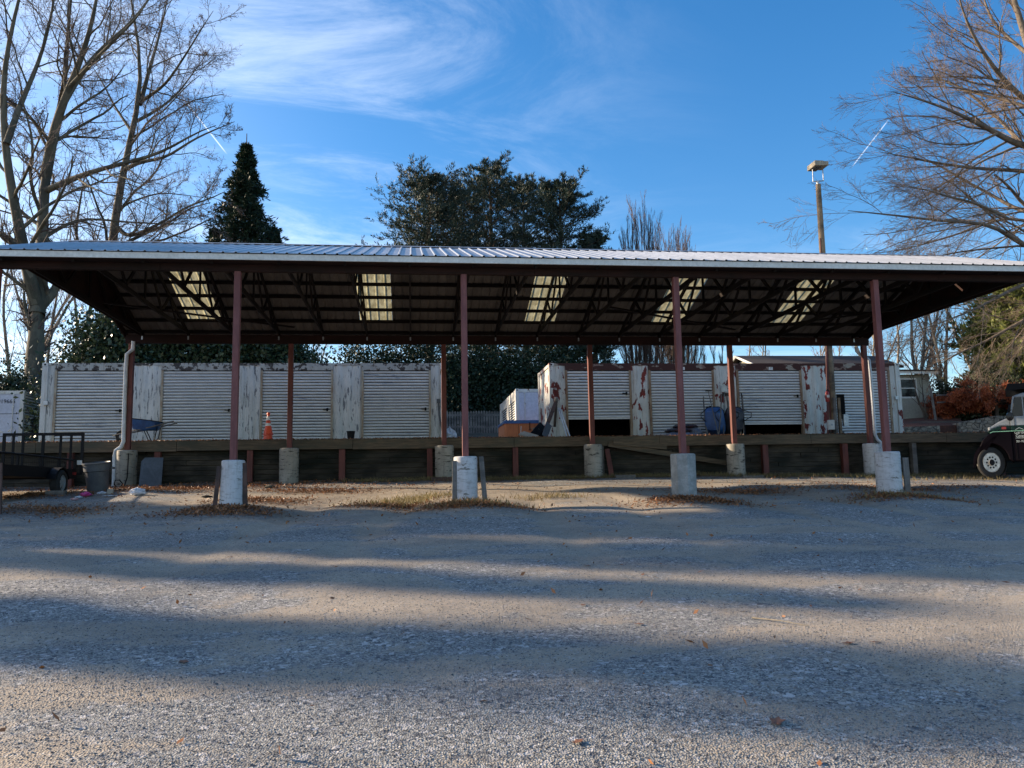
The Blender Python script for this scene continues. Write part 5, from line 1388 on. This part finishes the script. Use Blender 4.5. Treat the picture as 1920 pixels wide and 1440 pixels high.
# bin
q = P(185, 900, 21.5); g = float(G(q[0], 21.5))
bn = thing('trash_can', (q[0], 21.5, g), 'open grey plastic trash can tilted on the leaves between trailer and downspout', 'trash can')
mb = MB().lathe((q[0], 21.5, g-.02), [(.225, 0), (.235, .05), (.275, .52), (.30, .54), (.305, .70), (.325, .705), (.328, .735), (.31, .74), (.285, .70), (.23, .08)], 28)
mb.rot((q[0], 21.5, g), 'Y', R_(-3)); mb.rot((q[0], 21.5, g), 'X', R_(7)); mb.build('bin_body', GREYP, bn, smooth=True)
for s in (-1, 1): MB().box(q[0]+s*.32-.03, q[0]+s*.32+.03, 21.44, 21.56, g+.55, g+.60).build('handle', GREYP, bn)
# leaning panel
a = [P(260, 912, 22.6), P(302, 914, 22.6), P(306, 858, 23.2), P(272, 858, 23.2), P(265, 865, 23.15)]
A = [Vector(v) for v in a]; nrm = Vector((0, .02, .004))
mb = MB(); mb.add([tuple(v) for v in A]+[tuple(v+nrm) for v in A], [(0, 1, 2, 3, 4), (9, 8, 7, 6, 5), (0, 5, 6, 1), (1, 6, 7, 2), (2, 7, 8, 3), (3, 8, 9, 4), (4, 9, 5, 0)])
tag(mb.build('wall_panel', GREYB, None), 'flat dark grey panel with a clipped corner leaning on the dock wall', 'panel')
# hose round the first back pier
bx_, by_ = XB0, YB-.05
hp = [P(241, 850, by_-.30), P(240, 870, by_-.31), P(238.5, 895, by_-.33), P(233, 912, by_-.35), P(222, 917, by_-.4), P(214, 908, by_-.45), P(216, 900, by_-.42), P(224, 900, by_-.40), P(230, 907, by_-.4), P(222, 920, by_-.5), P(238, 922, by_-.6)]
tag(MB().tube(hp, .016, 7).build('hose', BLACK, None, smooth=True), 'black hose hanging down and curled at the foot of the leftmost back pier', 'hose')
# litter
def gp(px, py):
    """point of the ground seen at a photo pixel"""
    r = ray(px, py); t = 5.
    lo, hi = 1., 60.
    for _ in range(50):
        m = (lo+hi)/2; z = EYE+r[2]*m/r[1]
        if z > float(G(r[0]*m/r[1], m)): lo = m
        else: hi = m
    return np.array([r[0]*lo/r[1], lo, float(G(r[0]*lo/r[1], lo))])
crumple('plastic_bag', 'crumpled white plastic bag on the leaves right of the leftmost back pier', 'bag', gp(258, 929), .19, .17, WBAG, 1)
crumple('foil_wrapper', 'crumpled magenta wrapper on the leaves in front of the trash can', 'litter', gp(161, 931), .12, .11, PINK, 2)
crumple('paper_scrap', 'small white scrap just left of the magenta wrapper', 'litter', gp(148, 934), .08, .05, WBAG, 3)
crumple('paper_scrap', 'white and grey scrap at the foot of the trash can', 'litter', gp(191, 927), .10, .07, WBAG, 4)
crumple('paper_scrap', 'flat white scrap below the downspout', 'litter', gp(206, 931), .14, .03, WBAG, 5)
crumple('paper_scrap', 'red and white scrap at the left end of the litter line', 'litter', gp(140, 938), .09, .05, simple('red_paper', (.5, .15, .12), (.6, .5, .5), 12, .6), 8)
q = gp(207, 926); tag(MB().box(q[0]-.06, q[0]+.06, q[1]-.04, q[1]+.04, q[2]-.01, q[2]+.11).build('carton', simple('grey_card', (.4, .36, .3), (.3, .27, .22), 9, .8), None), 'small beige carton standing between trash can and hose', 'carton')
q = gp(388, 933); crumple('rag', 'black rag on the gravel left of the pier with the brown boards', 'rag', q, .12, .05, BLACK, 9)
q = gp(1215, 970); crumple('paper_scrap', 'small white scrap alone on the gravel left of the octagonal pier', 'litter', q, .05, .02, WBAG, 10)
def rock(label, px, py, r, seed, mat=None):
    q = gp(px, py); rg = random.Random(seed); mb = MB(); n = 10; vs = []
    for i in range(6):
        f = i/5; rr = math.sin(math.pi*(.12+.82*f))*r
        for j in range(n):
            a = 2*math.pi*j/n; w_ = rr*(1+rg.uniform(-.12, .12)); vs.append((q[0]+math.cos(a)*w_*1.3, q[1]+math.sin(a)*w_, q[2]-.03+f*r*.9))
    mb.add(vs, [[i*n+j, i*n+(j+1) % n, (i+1)*n+(j+1) % n, (i+1)*n+j] for i in range(5) for j in range(n)]+[list(range(5*n, 6*n))])
    return tag(mb.build('rock', mat or CONC_G, None, smooth=True), label, 'rock')
rock('grey brown rock between the trailer-side pier and the second back pier', 506, 915, .12, 1, YARD)
rock('small white stone on the dirt right of the second back pier', 657, 918, .09, 2)
rock('small pale stone at the foot of the plank wall', 704, 904, .07, 3)
q = P(830, 905, 22.9); g = float(G(q[0], 22.9))
tag(MB().box(q[0]-.32, q[0]+.24, 22.78, 22.92, g-.02, g+.10).build('wood_block', REDW, None, bevel=.006), 'red-brown timber lying at the foot of the third back pier', 'block')
q = P(1172, 898, 22.9); g = float(G(q[0], 22.9))
tag(MB().box(q[0]-.28, q[0]+.28, 22.8, 22.95, g-.03, g+.08).build('wood_block', GREYW, None, bevel=.006), 'grey-brown timber lying right of the leaning red stud', 'block')
q = P(1412, 895, 22.7); g = float(G(q[0], 22.7))
tag(MB().box(q[0]-.3, q[0]+.3, 22.62, 22.75, g-.03, g+.06).build('wood_block', GREYW, None, bevel=.006), 'thin timber lying right of the fifth back pier', 'block')
# one long dry twig on the near gravel
a, b = gp(1410, 1161), gp(1517, 1176); tag(MB().tube([a+[0, 0, .012], (a*.5+b*.5)+[0, 0, .02], b+[0, 0, .01]], [.006, .004, .0025], 6).build('dry_stalk', simple('straw', (.30, .25, .17), (.22, .18, .12), 5, .8), None), 'long straw coloured stalk lying on the near gravel at the right', 'stick')
a, b = gp(1368, 1122), gp(1412, 1107); 0 and tag(MB().tube([a+[0, 0, .01], b+[0, 0, .01]], .005, 6).build('dry_stalk', BARK_D, None), 'thin dark stick on the gravel above the straw stalk', 'stick')

# leaf litter, grass, single leaves
rg = np.random.default_rng(77)
def ground_leaves(cs, n, size, curl=.5):
    pos = []
    for (a, b, c, d_), m in cs:
        k = int(n*m); pos.append(np.stack([rg.normal(a, c*.55, k), rg.normal(b, d_*.55, k)], -1))
    xy = np.concatenate(pos); xy = xy[xy[:, 1] < YD+.12]; z = G(xy[:, 0], xy[:, 1])+rg.uniform(.0, .03, len(xy))
    c = np.concatenate([xy, z[:, None]], 1); d = rg.normal(0, 1, c.shape); d[:, 2] *= curl
    return leaf_tris(rg, c, d, size*rg.uniform(.3, 1.8, len(c)), size*rg.uniform(.3, .8, len(c)), flat=2.)
cs = [(p, 1.) for p in LP]+[((XF0+SB*i, YF-.45, .75, .35), .9) for i in range(1, 6)]+[((3, 23.5, 18, .35), 4.), ((-6, 22.3, 3, .8), 2.)]
cs += [((0, 16, 14, 5), 1.1), ((-4, 21.5, 5, 1.6), 1.6), ((8, 20, 8, 3), .6), ((2, 8, 6, 6), .12)]
V, Fq = ground_leaves(cs, 1500, .05)
tag(link('leaf_litter', mesh_np('leaf_litter', V, Fq, LITTER)), 'brown fallen leaves drifted round the piers and along the dock wall', 'leaf litter', kind='stuff')
def tufts(spots, n, h, mat):
    st = []
    for x, y, rx, ry_ in spots:
        k = n; st.append(np.stack([rg.normal(x, rx, k), rg.normal(y, ry_, k)], -1))
    xy = np.concatenate(st); cl_n = xy+0
    z = G(xy[:, 0], xy[:, 1]); c = np.concatenate([xy, z[:, None]], 1)
    d = rg.normal(0, .6, c.shape); d[:, 2] = 1
    return leaf_tris(rg, c, d, h*rg.uniform(.4, 1.4, len(c)), .012)
sp_ = [(-.3, 16.3, .5, .25), (.3, 17.2, .4, .3), (1.2, 15.3, .55, .2), (.0, 16.9, .4, .4), (2.8, 17.1, .4, .25)]+[(x, 23.2+rg.normal(0, .15), .5, .15) for x in np.arange(-1, 17, .8)]+[(9.6, 15.4, .6, .3), (13, 22.4, 2, .2), (15, 21.3, 1.5, .2)]
V, Fq = tufts(sp_, 420, .12, GRASSM)
tag(link('grass_tufts', mesh_np('grass_tufts', V, Fq, GRASSM)), 'dry yellowish grass tufts round the middle pier and along the dock foot', 'grass', kind='stuff')
# debris on the dock edge
x = rg.uniform(-14, 20, 7000); y = rg.uniform(YD-.03, YD+.5, 7000); c = np.stack([x, y, ZD+.01+rg.random(7000)*.02], -1)
d = rg.normal(0, 1, c.shape); d[:, 2] *= .3; V, Fq = leaf_tris(rg, c, d, .05*rg.uniform(.5, 1.5, 7000), .03)
tag(link('dock_leaf_litter', mesh_np('dock_leaf_litter', V, Fq, LITTER)), 'dry leaves and dirt strewn along the dock edge', 'leaf litter', kind='stuff')
LEAFB = simple('brown_dry_leaf', (.24, .10, .05), (.15, .065, .035), 9, .7)
for (px, py, s, lab) in [(1457, 1357, .085, 'curled brown leaf on the sunlit gravel at bottom right'), (345, 1243, .06, 'reddish leaf on the shaded gravel at bottom left'), (1590, 1208, .06, 'curled brown leaf right of the straw stalk'), (1102, 1062, .06, 'brown leaf on the gravel below the octagonal pier'), (1083, 1394, .05, 'rusty leaf at the bottom edge near the middle'), (1093, 1136, .045, 'brown leaf at the upper edge of the sunlit strip'), (1292, 1057, .04, 'small brown leaf on the shaded gravel right of centre'), (1642, 1206, .04, 'small dark leaf right of the curled brown one'), (1200, 1172, .05, 'flat brown leaf in the sunlit strip'), (1166, 1060, .03, 'tiny brown leaf left of the small brown one'), (1574, 1062, .035, 'dark curled leaf on the gravel at the right')]:
    q = gp(px, py); rr = random.Random(px); mb = MB(); a = rr.uniform(0, 3); ca, sa = math.cos(a), math.sin(a)
    pts = []
    lob = [1, .55, .85, .45, .8, .4, .75, .5, .9, .5]
    for k, l in enumerate(lob):
        t_ = 2*math.pi*k/10; pts.append((math.cos(t_)*l*s, math.sin(t_)*l*s*.6))
    vs = [(q[0], q[1], q[2]+.012)]+[(q[0]+u*ca-v*sa, q[1]+u*sa+v*ca, q[2]+.008+.22*abs(v)+.12*max(0, u)) for u, v in pts]
    mb.add(vs, [(0, k+1, (k+1) % 10+1) for k in range(10)])
    o = tag(mb.build('fallen_leaf', LEAFB, None), lab, 'leaf', 'single fallen leaves on the gravel'); solid(o, .0015)

# ------------------------------------------------------------------ house and walls at the right
hy = 36.
hs_ = thing('house', (19, 38, 4.2), 'low house with a brown shingle roof and cream siding behind the right container', 'house')
xl_, xr_ = P(1432, 684, hy)[0], P(1695, 684, hy)[0]; ze = P(1500, 685, hy)[2]; zr = P(1450, 667, 38.5)[2]
gx = P(1452, 668, 38.5)[0]
mb = MB(); yr_, y2_ = 38.5, 41.
mb.add([(xl_-.3, hy, ze), (xr_, hy, ze), (xr_, yr_, zr), (xl_-.3, yr_, zr), (xl_-.3, y2_, ze), (xr_, y2_, ze)], [(0, 1, 2, 3), (3, 2, 5, 4)])
rf = mb.build('roof', SHINGLE, hs_); solid(rf, .12)
MB().beam((xl_-.32, hy, ze-.05), (xl_-.32, yr_, zr-.05), .05, .10).beam((xl_-.32, y2_, ze-.05), (xl_-.32, yr_, zr-.05), .05, .16).build('rake_trim', WHITE, hs_)
MB().prism([(0, 0)]*0 or [(xl_, 3.2), (xr_-.2, 3.2), (xr_-.2, ze-.1), (xl_, ze-.1)], hy+.3, y2_-.3).build('wall', SIDING, hs_)
MB().add([(xl_+.002, hy+.3, ze-.1), (xl_+.002, y2_-.3, ze-.1), (xl_+.002, yr_, zr-.2)], [(0, 1, 2)]).build('gable', SIDING, hs_)
# wing
wy = 33.; wx0 = P(1650, 740, wy)[0]; wx1 = P(1743, 740, wy)[0]; wz0 = P(1715, 786, wy)[2]; wz1 = P(1715, 694, wy)[2]
n = 17; h = (wz1-.18-wz0)/n; mb = MB(); vs = []
wdx0, wdx1 = P(1689, 730, wy)[0], P(1716, 730, wy)[0]; wdz0, wdz1 = P(1700, 744, wy)[2], P(1700, 712, wy)[2]
for xa, xb, za, zb_ in ((wx0, wdx0, wz0, wz1-.18), (wdx1, wx1, wz0, wz1-.18), (wdx0, wdx1, wz0, wdz0), (wdx0, wdx1, wdz1, wz1-.18)):
    z = za
    while z < zb_-.01:
        z2 = min(z+h, zb_); mb.add([(xa, wy-.022, z), (xb, wy-.022, z), (xb, wy, z2), (xa, wy, z2), (xa, wy, z), (xb, wy, z)], [(0, 1, 2, 3), (4, 5, 1, 0)]); z = z2
mb.box(wx0, wx1, wy+.3, 36.2, wz0-.9, wz1-.18)
mb.build('wall', SIDING, hs_)
MB().box(wx1-.06, wx1+.03, wy-.035, wy+.05, wz0, wz1-.18).build('corner_trim', SIDING, hs_)
wn = MB().box(wdx0-.05, wdx1+.06, wy-.04, wy-.024, wdz0-.07, wdz0-.0).box(wdx0-.05, wdx1+.06, wy-.04, wy-.024, wdz1, wdz1+.07).box(wdx1, wdx1+.07, wy-.042, wy-.022, wdz0, wdz1).box(wdx0-.07, wdx0, wy-.042, wy-.022, wdz0, wdz1).box(wdx0, wdx1, wy-.03, wy-.015, (wdz0+wdz1)/2-.02, (wdz0+wdz1)/2+.02).build('window', WHITE, hs_)
MB().box(wdx0, wdx1, wy-.012, wy+.0, wdz0, wdz1).build('pane', GLASS, wn)
MB().box(wx0, wx1+.25, wy-.35, wy-.31, wz1-.2, wz1-.04).build('eave_board', WHITE, hs_)
o = MB().add([(wx0, wy-.4, wz1-.03), (wx1+.3, wy-.4, wz1-.03), (wx1+.3, 36.3, wz1+.42), (wx0, 36.3, wz1+.42)], [(0, 1, 2, 3)]).build('roof', SHINGLE, hs_); solid(o, .06)
MB().box(wx0-.2, wx1+.1, wy-.012, wy+.3, wz0-.6, wz0-.002).build('foundation', FASCIA, hs_)
# rustic rail fence by the wing
rf = thing('rail_fence', P(1752, 785, 31.5), 'weathered post with two rails beside the cream house wing', 'fence')
for px in (1751,):
    q = P(px, 740, 31.5); MB().beam((q[0], 31.5, float(U(q[0], 31.5))-.1), (q[0]-.12, 31.5, P(px, 728, 31.5)[2]), .07, .07, (0, 1, 0)).build('post', GREYW, rf)
q = P(1756, 741, 31.5)
for dz in (0, -.3): MB().beam((q[0], 31.5, q[2]+dz), (q[0]+1.1, 32.2, q[2]+dz+.1), .04, .07).build('rail', GREYW, rf)
# stone walls
def swall(label, pts, Y, th=.4):
    """pts: (px, py_top) along the wall at depths Y"""
    mb = MB(); tp = [P(px, py, yy_) for (px, py), yy_ in zip(pts, Y)]
    for i in range(len(tp)-1):
        a, b = tp[i], tp[i+1]; z0 = 3.
        v = [(a[0], a[1], z0), (b[0], b[1], z0), (b[0], b[1], b[2]), (a[0], a[1], a[2])]
        mb.add(v+[(x, y+th, z) for x, y, z in v], [(0, 1, 2, 3), (7, 6, 5, 4), (3, 2, 6, 7), (0, 4, 5, 1), (1, 5, 6, 2), (0, 3, 7, 4)])
    return tag(mb.build('stone_wall', MATS['field_stone'], None), label, 'wall')
mk_stone()
swall('low stone retaining wall below the cream wing, right of the red container', [(1680, 801), (1762, 798)], [29.4, 29.6])
swall('dark brick-like middle stretch of retaining wall', [(1762, 797), (1800, 793)], [30.4, 30.5])
swall('taller sunlit fieldstone wall left of the truck', [(1798, 793), (1830, 787), (1872, 779)], [30.0, 29.8, 29.5])
swall('stone return wall behind the truck hood', [(1873, 779), (1960, 784)], [29.9, 31.5])
# mulch bed, maple, ground cover
mb = MB(); mb.add([P(1672, 801, 29.7), P(1805, 797, 30.2), P(1800, 778, 32.9), P(1672, 787, 32.9), P(1672, 815, 29.7), P(1805, 812, 30.2)], [(0, 1, 2, 3), (4, 5, 1, 0)])
tag(mb.build('mulch_bed', MULCH, None), kind='structure')
def laceleaf(label, px0, Y, seed, w_, hz_, n, dz=0.):
    rg_ = np.random.default_rng(seed); b = P(px0, 780, Y); b[2] = float(U(b[0], b[1]))
    s = 34; a = rg_.random(s)*6.28; st = np.repeat((b+[0, 0, .5])[None], s, 0)
    dr = np.stack([np.cos(a)*w_, np.sin(a)*1.2, rg_.uniform(.5, 1.3, s)*hz_], -1)
    pts, rad = grow(rg_, st, dr, np.linalg.norm(dr, axis=1)*rg_.uniform(.7, 1.1, s), np.full(s, .035), np.full(s, .008), 9, .12, (0, 0, -.09))
    c2 = spawn(rg_, pts, rad, 9, .35, 1., .8, .3); p2, r2 = grow(rg_, c2[0], c2[1], c2[2], np.full(len(c2[0]), .008), np.full(len(c2[0]), .004), 4, .15, (0, 0, -.18))
    c, d = along(rg_, p2, n, 0, 1); c = c+rg_.normal(0, .05, c.shape); d = rg_.normal(0, .7, d.shape)+[0, 0, -.7]
    V, Fq = leaf_tris(rg_, c, d, .13*rg_.uniform(.6, 1.4, len(c)), .045)
    tp = np.array([[b-[0, 0, .2], b+[.05, 0, .3], b+[0, 0, .6]]]); tr = np.array([[.1, .08, .06]])
    return add_tree('maple_tree', label, 'tree', b, [('trunk', *merge([tubes(tp, tr, 8), tubes(pts, rad, 5)]), BARK_D), ('crown', V, Fq, MAPLE)])
laceleaf('weeping russet maple mounded above the fieldstone wall', 1868, 31.3, 201, 1.7, 1.25, 26)
laceleaf('second weeping russet maple, duller and lower, left of the bright one', 1808, 32.2, 202, 1.6, .95, 26)
for k, (px, tp, Y, rx, lab) in enumerate([(1800, 705, 34.5, 2.3, 'dark evergreen hedge mass behind the russet maples, left part'), (1868, 692, 34, 2.4, 'dark evergreen hedge mass behind the russet maples, over the truck cab'), (1930, 690, 33, 2.2, 'dark evergreen hedge at the right edge behind the truck'), (1850, 745, 32.6, 2.2, 'dark low shrub under the russet maples')]):
    b = ub(px, Y); bush('yew_bush', lab, 'bush', b, rx, 1.2, max(.5, topz(px, tp, Y)-b[2]), 210+k, IVY, 13000, .13, 130)
bushes = None

# ------------------------------------------------------------------ truck
def truck():
    Y0 = 21.7; g = float(G(15.2, 22.))
    def q(px, py): v = P(px, py, Y0); return (v[0], v[2])
    t = thing('flatbed_truck', (P(1860, 867, Y0)[0], Y0, g), 'green, white and maroon landscaping truck nosing in at the right edge', 'truck')
    wc = q(1860, 867); R = .435; W = 2.15; yb = Y0+W
    # cab and hood as one body whose colour bands are separate parts
    hood_top = [q(1846, 812), q(1850, 803), q(1858, 798), q(1872, 791), q(1893, 784)]
    X2 = hood_top[-1][0]; cabx1 = X2+1.65
    zroof = q(1910, 742)[1]; zbelt = q(1893, 783)[1]; zgt = q(1880, 800)[1]; zgb = q(1880, 806)[1]; zfl = g+.42
    def band(nm, pts, mat, y0=Y0, y1=yb, bev=.02, par=t):
        return MB().prism(pts, y0, y1).build(nm, mat, par, bevel=bev)
    # white hood top
    band('hood', [q(1853, 806), q(1857, 800.5), q(1864, 796), q(1875, 790), (X2, zbelt), (X2, zgt), q(1875, 800), q(1860, 805)], TRUCKW, Y0+.10, yb-.10, .05)
    # green band
    band('hood_side', [q(1851, 813), q(1852, 807), q(1860, 805.2), q(1875, 800.2), (X2, zgt-.004), (X2, zgb-.04), q(1875, 808), q(1860, 811)], GREENP, Y0+.06, yb-.06, .03)
    # maroon fender with a wheel arch
    arch = []
    for k in range(13):
        a = R_(8+172*k/12); arch.append((wc[0]+math.cos(a)*.55, wc[1]+math.sin(a)*.53))
    out = [(X2, zgb-.045), q(1875, 808.4), q(1860, 811.4), q(1850, 817), q(1842, 825), q(1837, 836), q(1834.5, 846)]
    pts = out+[(arch[-1][0], arch[-1][1]-.02)]+arch[::-1][1:]+[(X2, arch[0][1]-.08)]
    band('fender', pts, PURPLE, Y0, Y0+.42, .03)
    band('fender', pts, PURPLE, yb-.42, yb, .03)
    fz = q(1850, 817)[1]
    band('engine_bay', [(wc[0]-.25, g+.5), (wc[0]-.25, fz-.05), (X2, zgb-.06), (X2, g+.5)], BLACK, Y0+.43, yb-.43, 0)
    # pinstripe
    MB().tube([(*[q(1856, 811.5)[0]], Y0-.006, q(1856, 812.5)[1]), (q(1862, 809.5)[0], Y0-.006, q(1862, 810)[1]), (X2, Y0-.006, zgb-.06), (cabx1, Y0-.006, zgb-.05)], .012, 5).build('pinstripe', simple('light_green_stripe', (.3, .62, .42), (.25, .5, .35), 4, .3), t)
    # cab
    xa = q(1899, 748)[0]
    band('cab', [(X2, zfl+.05), (cabx1, zfl+.05), (cabx1, zgb-.045), (X2, zgb-.045)], PURPLE, Y0+.02, yb-.02, .02)
    band('cab_side', [(X2+.002, zgb-.041), (cabx1, zgb-.041), (cabx1, zgt), (X2+.002, zgt)], GREENP, Y0+.02, yb-.02, .01)
    band('cab_upper', [(X2+.002, zgt+.003), (cabx1, zgt+.003), (cabx1, zbelt+.02), (X2+.002, zbelt)], TRUCKW, Y0+.02, yb-.02, .01)
    for yy_ in (Y0+.05, yb-.05):
        for pa, pb2, a1, a2 in (((X2+.02, yy_, zbelt), (xa, yy_, zroof-.06), .05, .07), ((cabx1-.1, yy_, zbelt), (cabx1-.1, yy_, zroof-.05), .06, .18), ((X2+.42, yy_, zbelt), (X2+.42, yy_, zroof-.05), .03, .03)):
            MB().beam(pa, pb2, a1, a2, (0, 1, 0)).build('window_pillar', TRUCKW, t)
    band('cab_roof', [(xa-.04, zroof-.10), (xa+.03, zroof-.03), (xa+.3, zroof+.03), (cabx1, zroof+.03), (cabx1, zroof-.10)], TRUCKW, Y0+.02, yb-.02, .03)
    MB().add([(X2+.05, Y0+.06, zbelt), (cabx1-.14, Y0+.06, zbelt), (cabx1-.14, Y0+.06, zroof-.1), (xa+.04, Y0+.06, zroof-.1)], [(0, 1, 2, 3)]).build('side_window', GLASS, t)
    MB().add([(X2+.03, Y0+.1, zbelt), (X2+.03, yb-.1, zbelt), (xa, yb-.1, zroof-.08), (xa, Y0+.1, zroof-.08)], [(0, 1, 2, 3)]).build('windshield', GLASS, t)
    MB().box(cabx1-.06, cabx1-.01, Y0+.1, yb-.1, zbelt, zroof-.1).build('cab_back', BLACK, t)
    # door
    dmb = MB().box(X2+.12, X2+.128, Y0+.008, Y0+.018, zfl+.1, zbelt-.02).box(cabx1-.2, cabx1-.192, Y0+.008, Y0+.018, zfl+.1, zbelt-.02)
    dr = dmb.build('door', BLACK, t)
    MB().box(cabx1-.42, cabx1-.28, Y0-.015, Y0+.005, zgb-.12, zgb-.08).build('handle', BLACK, dr)
    mk = simple('sign_lettering', (.55, .62, .60), (.5, .56, .55), 4, .5)
    c = q(1910, 817); SG = MB().box(q(1899, 0)[0], q(1932, 0)[0], Y0+.006, Y0+.016, q(1900, 825)[1], q(1900, 803)[1]).build('sign_panel', GREENP, dr)
    tx = q(1911, 812.5); text('door_lettering', 'Garden', (tx[0]+.03, Y0+.003, tx[1]), .125, mk, dr, ext=.002)
    tx = q(1910, 819); text('door_lettering', 'Gate', (tx[0]+.02, Y0+.003, tx[1]), .125, mk, dr, ext=.002)
    tx = q(1911, 823); text('door_lettering', 'LANDSCAPING', (tx[0]+.03, Y0+.003, tx[1]), .045, mk, dr, ext=.002)
    tx = q(1913, 829); text('phone_lettering', '301-924-4131', (tx[0]+.1, Y0+.003, tx[1]), .085, mk, dr, ext=.002)
    # small roof outline emblem above the name
    a, b, c3 = q(1903, 807.5), q(1910, 803.8), q(1918, 807.5)
    MB().beam((a[0], Y0+.004, a[1]), (b[0], Y0+.004, b[1]), .004, .012, (0, 0, 1)).beam((b[0], Y0+.004, b[1]), (c3[0], Y0+.004, c3[1]), .004, .012, (0, 0, 1)).build('emblem', mk, dr)
    # wheel
    for y in (Y0+.03, yb-.33):
        tw = MB().lathe((wc[0], y, wc[1]), [(.26, .02), (.36, .0), (.42, .02), (.435, .07), (.435, .23), (.42, .28), (.36, .30), (.26, .28)], 36, axis='y').build('wheel', RUBBER, t, smooth=True)
        MB().lathe((wc[0], y-.005, wc[1]), [(.285, .02), (.275, .0), (.255, .05), (.20, .035), (.10, .03), (.09, -.04), (.03, -.05)], 36, axis='y').build('rim', ALU, tw, smooth=True)
        mb = MB()
        for k in range(10):
            a = 2*math.pi*k/10; mb.lathe((wc[0]+math.cos(a)*.15, y+.004, wc[1]+math.sin(a)*.15), [(.028, 0), (.028, .03)], 8, axis='y')
        mb.lathe((wc[0], y-.058, wc[1]), [(.085, 0), (.09, .03)], 12, axis='y')
        mb.build('hub_bolts', BLACK, tw)
        if y < Y0+.5: tw.rotation_euler.z = R_(14)
    q0 = q(1834, 858); MB().prism([(q0[0]-.06, g+.35), (q0[0]+.03, g+.35), (q0[0]+.03, g+.72), (q0[0]-.04, g+.72)], Y0+.05, yb-.05).build('bumper', ALU, t, bevel=.02)
    hl = q(1854, 804); MB().box(hl[0]-.03, hl[0]+.05, Y0+.10, Y0+.30, hl[1]-.07, hl[1]+.05).build('headlight', WHITE, t, bevel=.015)
    hl = q(1882, 803.5); MB().box(hl[0]-.07, hl[0]+.07, Y0+.04, Y0+.055, hl[1]-.035, hl[1]+.035).build('marker_light', REDP, t)
    mr = MB().tube([(q(1893, 781)[0], Y0+.03, q(1893, 781)[1]), (q(1890, 778)[0], Y0-.25, q(1890, 778)[1]), (q(1896, 774)[0], Y0-.28, q(1896, 774)[1]+.04)], .012, 6).tube([(q(1889, 782)[0], Y0-.24, q(1889, 784)[1]), (q(1891, 745)[0], Y0-.18, q(1891, 762)[1])], .03, 8).build('mirror_arm', BLACK, t)
    m2 = q(1895, 784); MB().lathe((m2[0]-.03, Y0-.3, m2[1]), [(.02, -.01), (.11, 0), (.12, .04), (.07, .06)], 18, axis='y').build('mirror', GLASS, mr, smooth=True)
    MB().box(X2+.3, cabx1-.25, Y0+.05, Y0+.35, g+.3, zfl+.04).build('step_tank', BLACK, t)
    # body behind the cab, mostly out of frame
    bx0 = cabx1+.12
    band('cargo_body', [(bx0, g+.85), (bx0+3.8, g+.85), (bx0+3.8, zroof+.12), (bx0, zroof+.12)], BLACK, Y0-.02, yb+.02, .02)
    c0 = q(1884, 733); MB().prism([(c0[0], zroof+.12), (bx0-.01, zroof+.12), (bx0-.01, zroof+.28), (c0[0]+.1, zroof+.30)], Y0-.02, yb+.02).build('cab_shield', BLACK, t, bevel=.01)
    MB().box(X2, bx0+3.8, Y0+.55, Y0+.75, g+.55, g+.8).box(X2, bx0+3.8, yb-.75, yb-.55, g+.55, g+.8).build('chassis_rails', BLACK, t)
    for y in (Y0+.03, yb-.33):
        tw = MB().lathe((bx0+2.4, y, wc[1]), [(.26, .02), (.36, .0), (.42, .02), (.435, .07), (.435, .23), (.42, .28), (.36, .30), (.26, .28)], 30, axis='y').build('wheel', RUBBER, t, smooth=True)
        MB().lathe((bx0+2.4, y, wc[1]), [(.275, .02), (.12, .06), (.03, .05)], 24, axis='y').build('rim', ALU, tw)
    t.rotation_euler.z = R_(-38); t.scale = (.80, 1, 1)
    return t
TRK = truck()
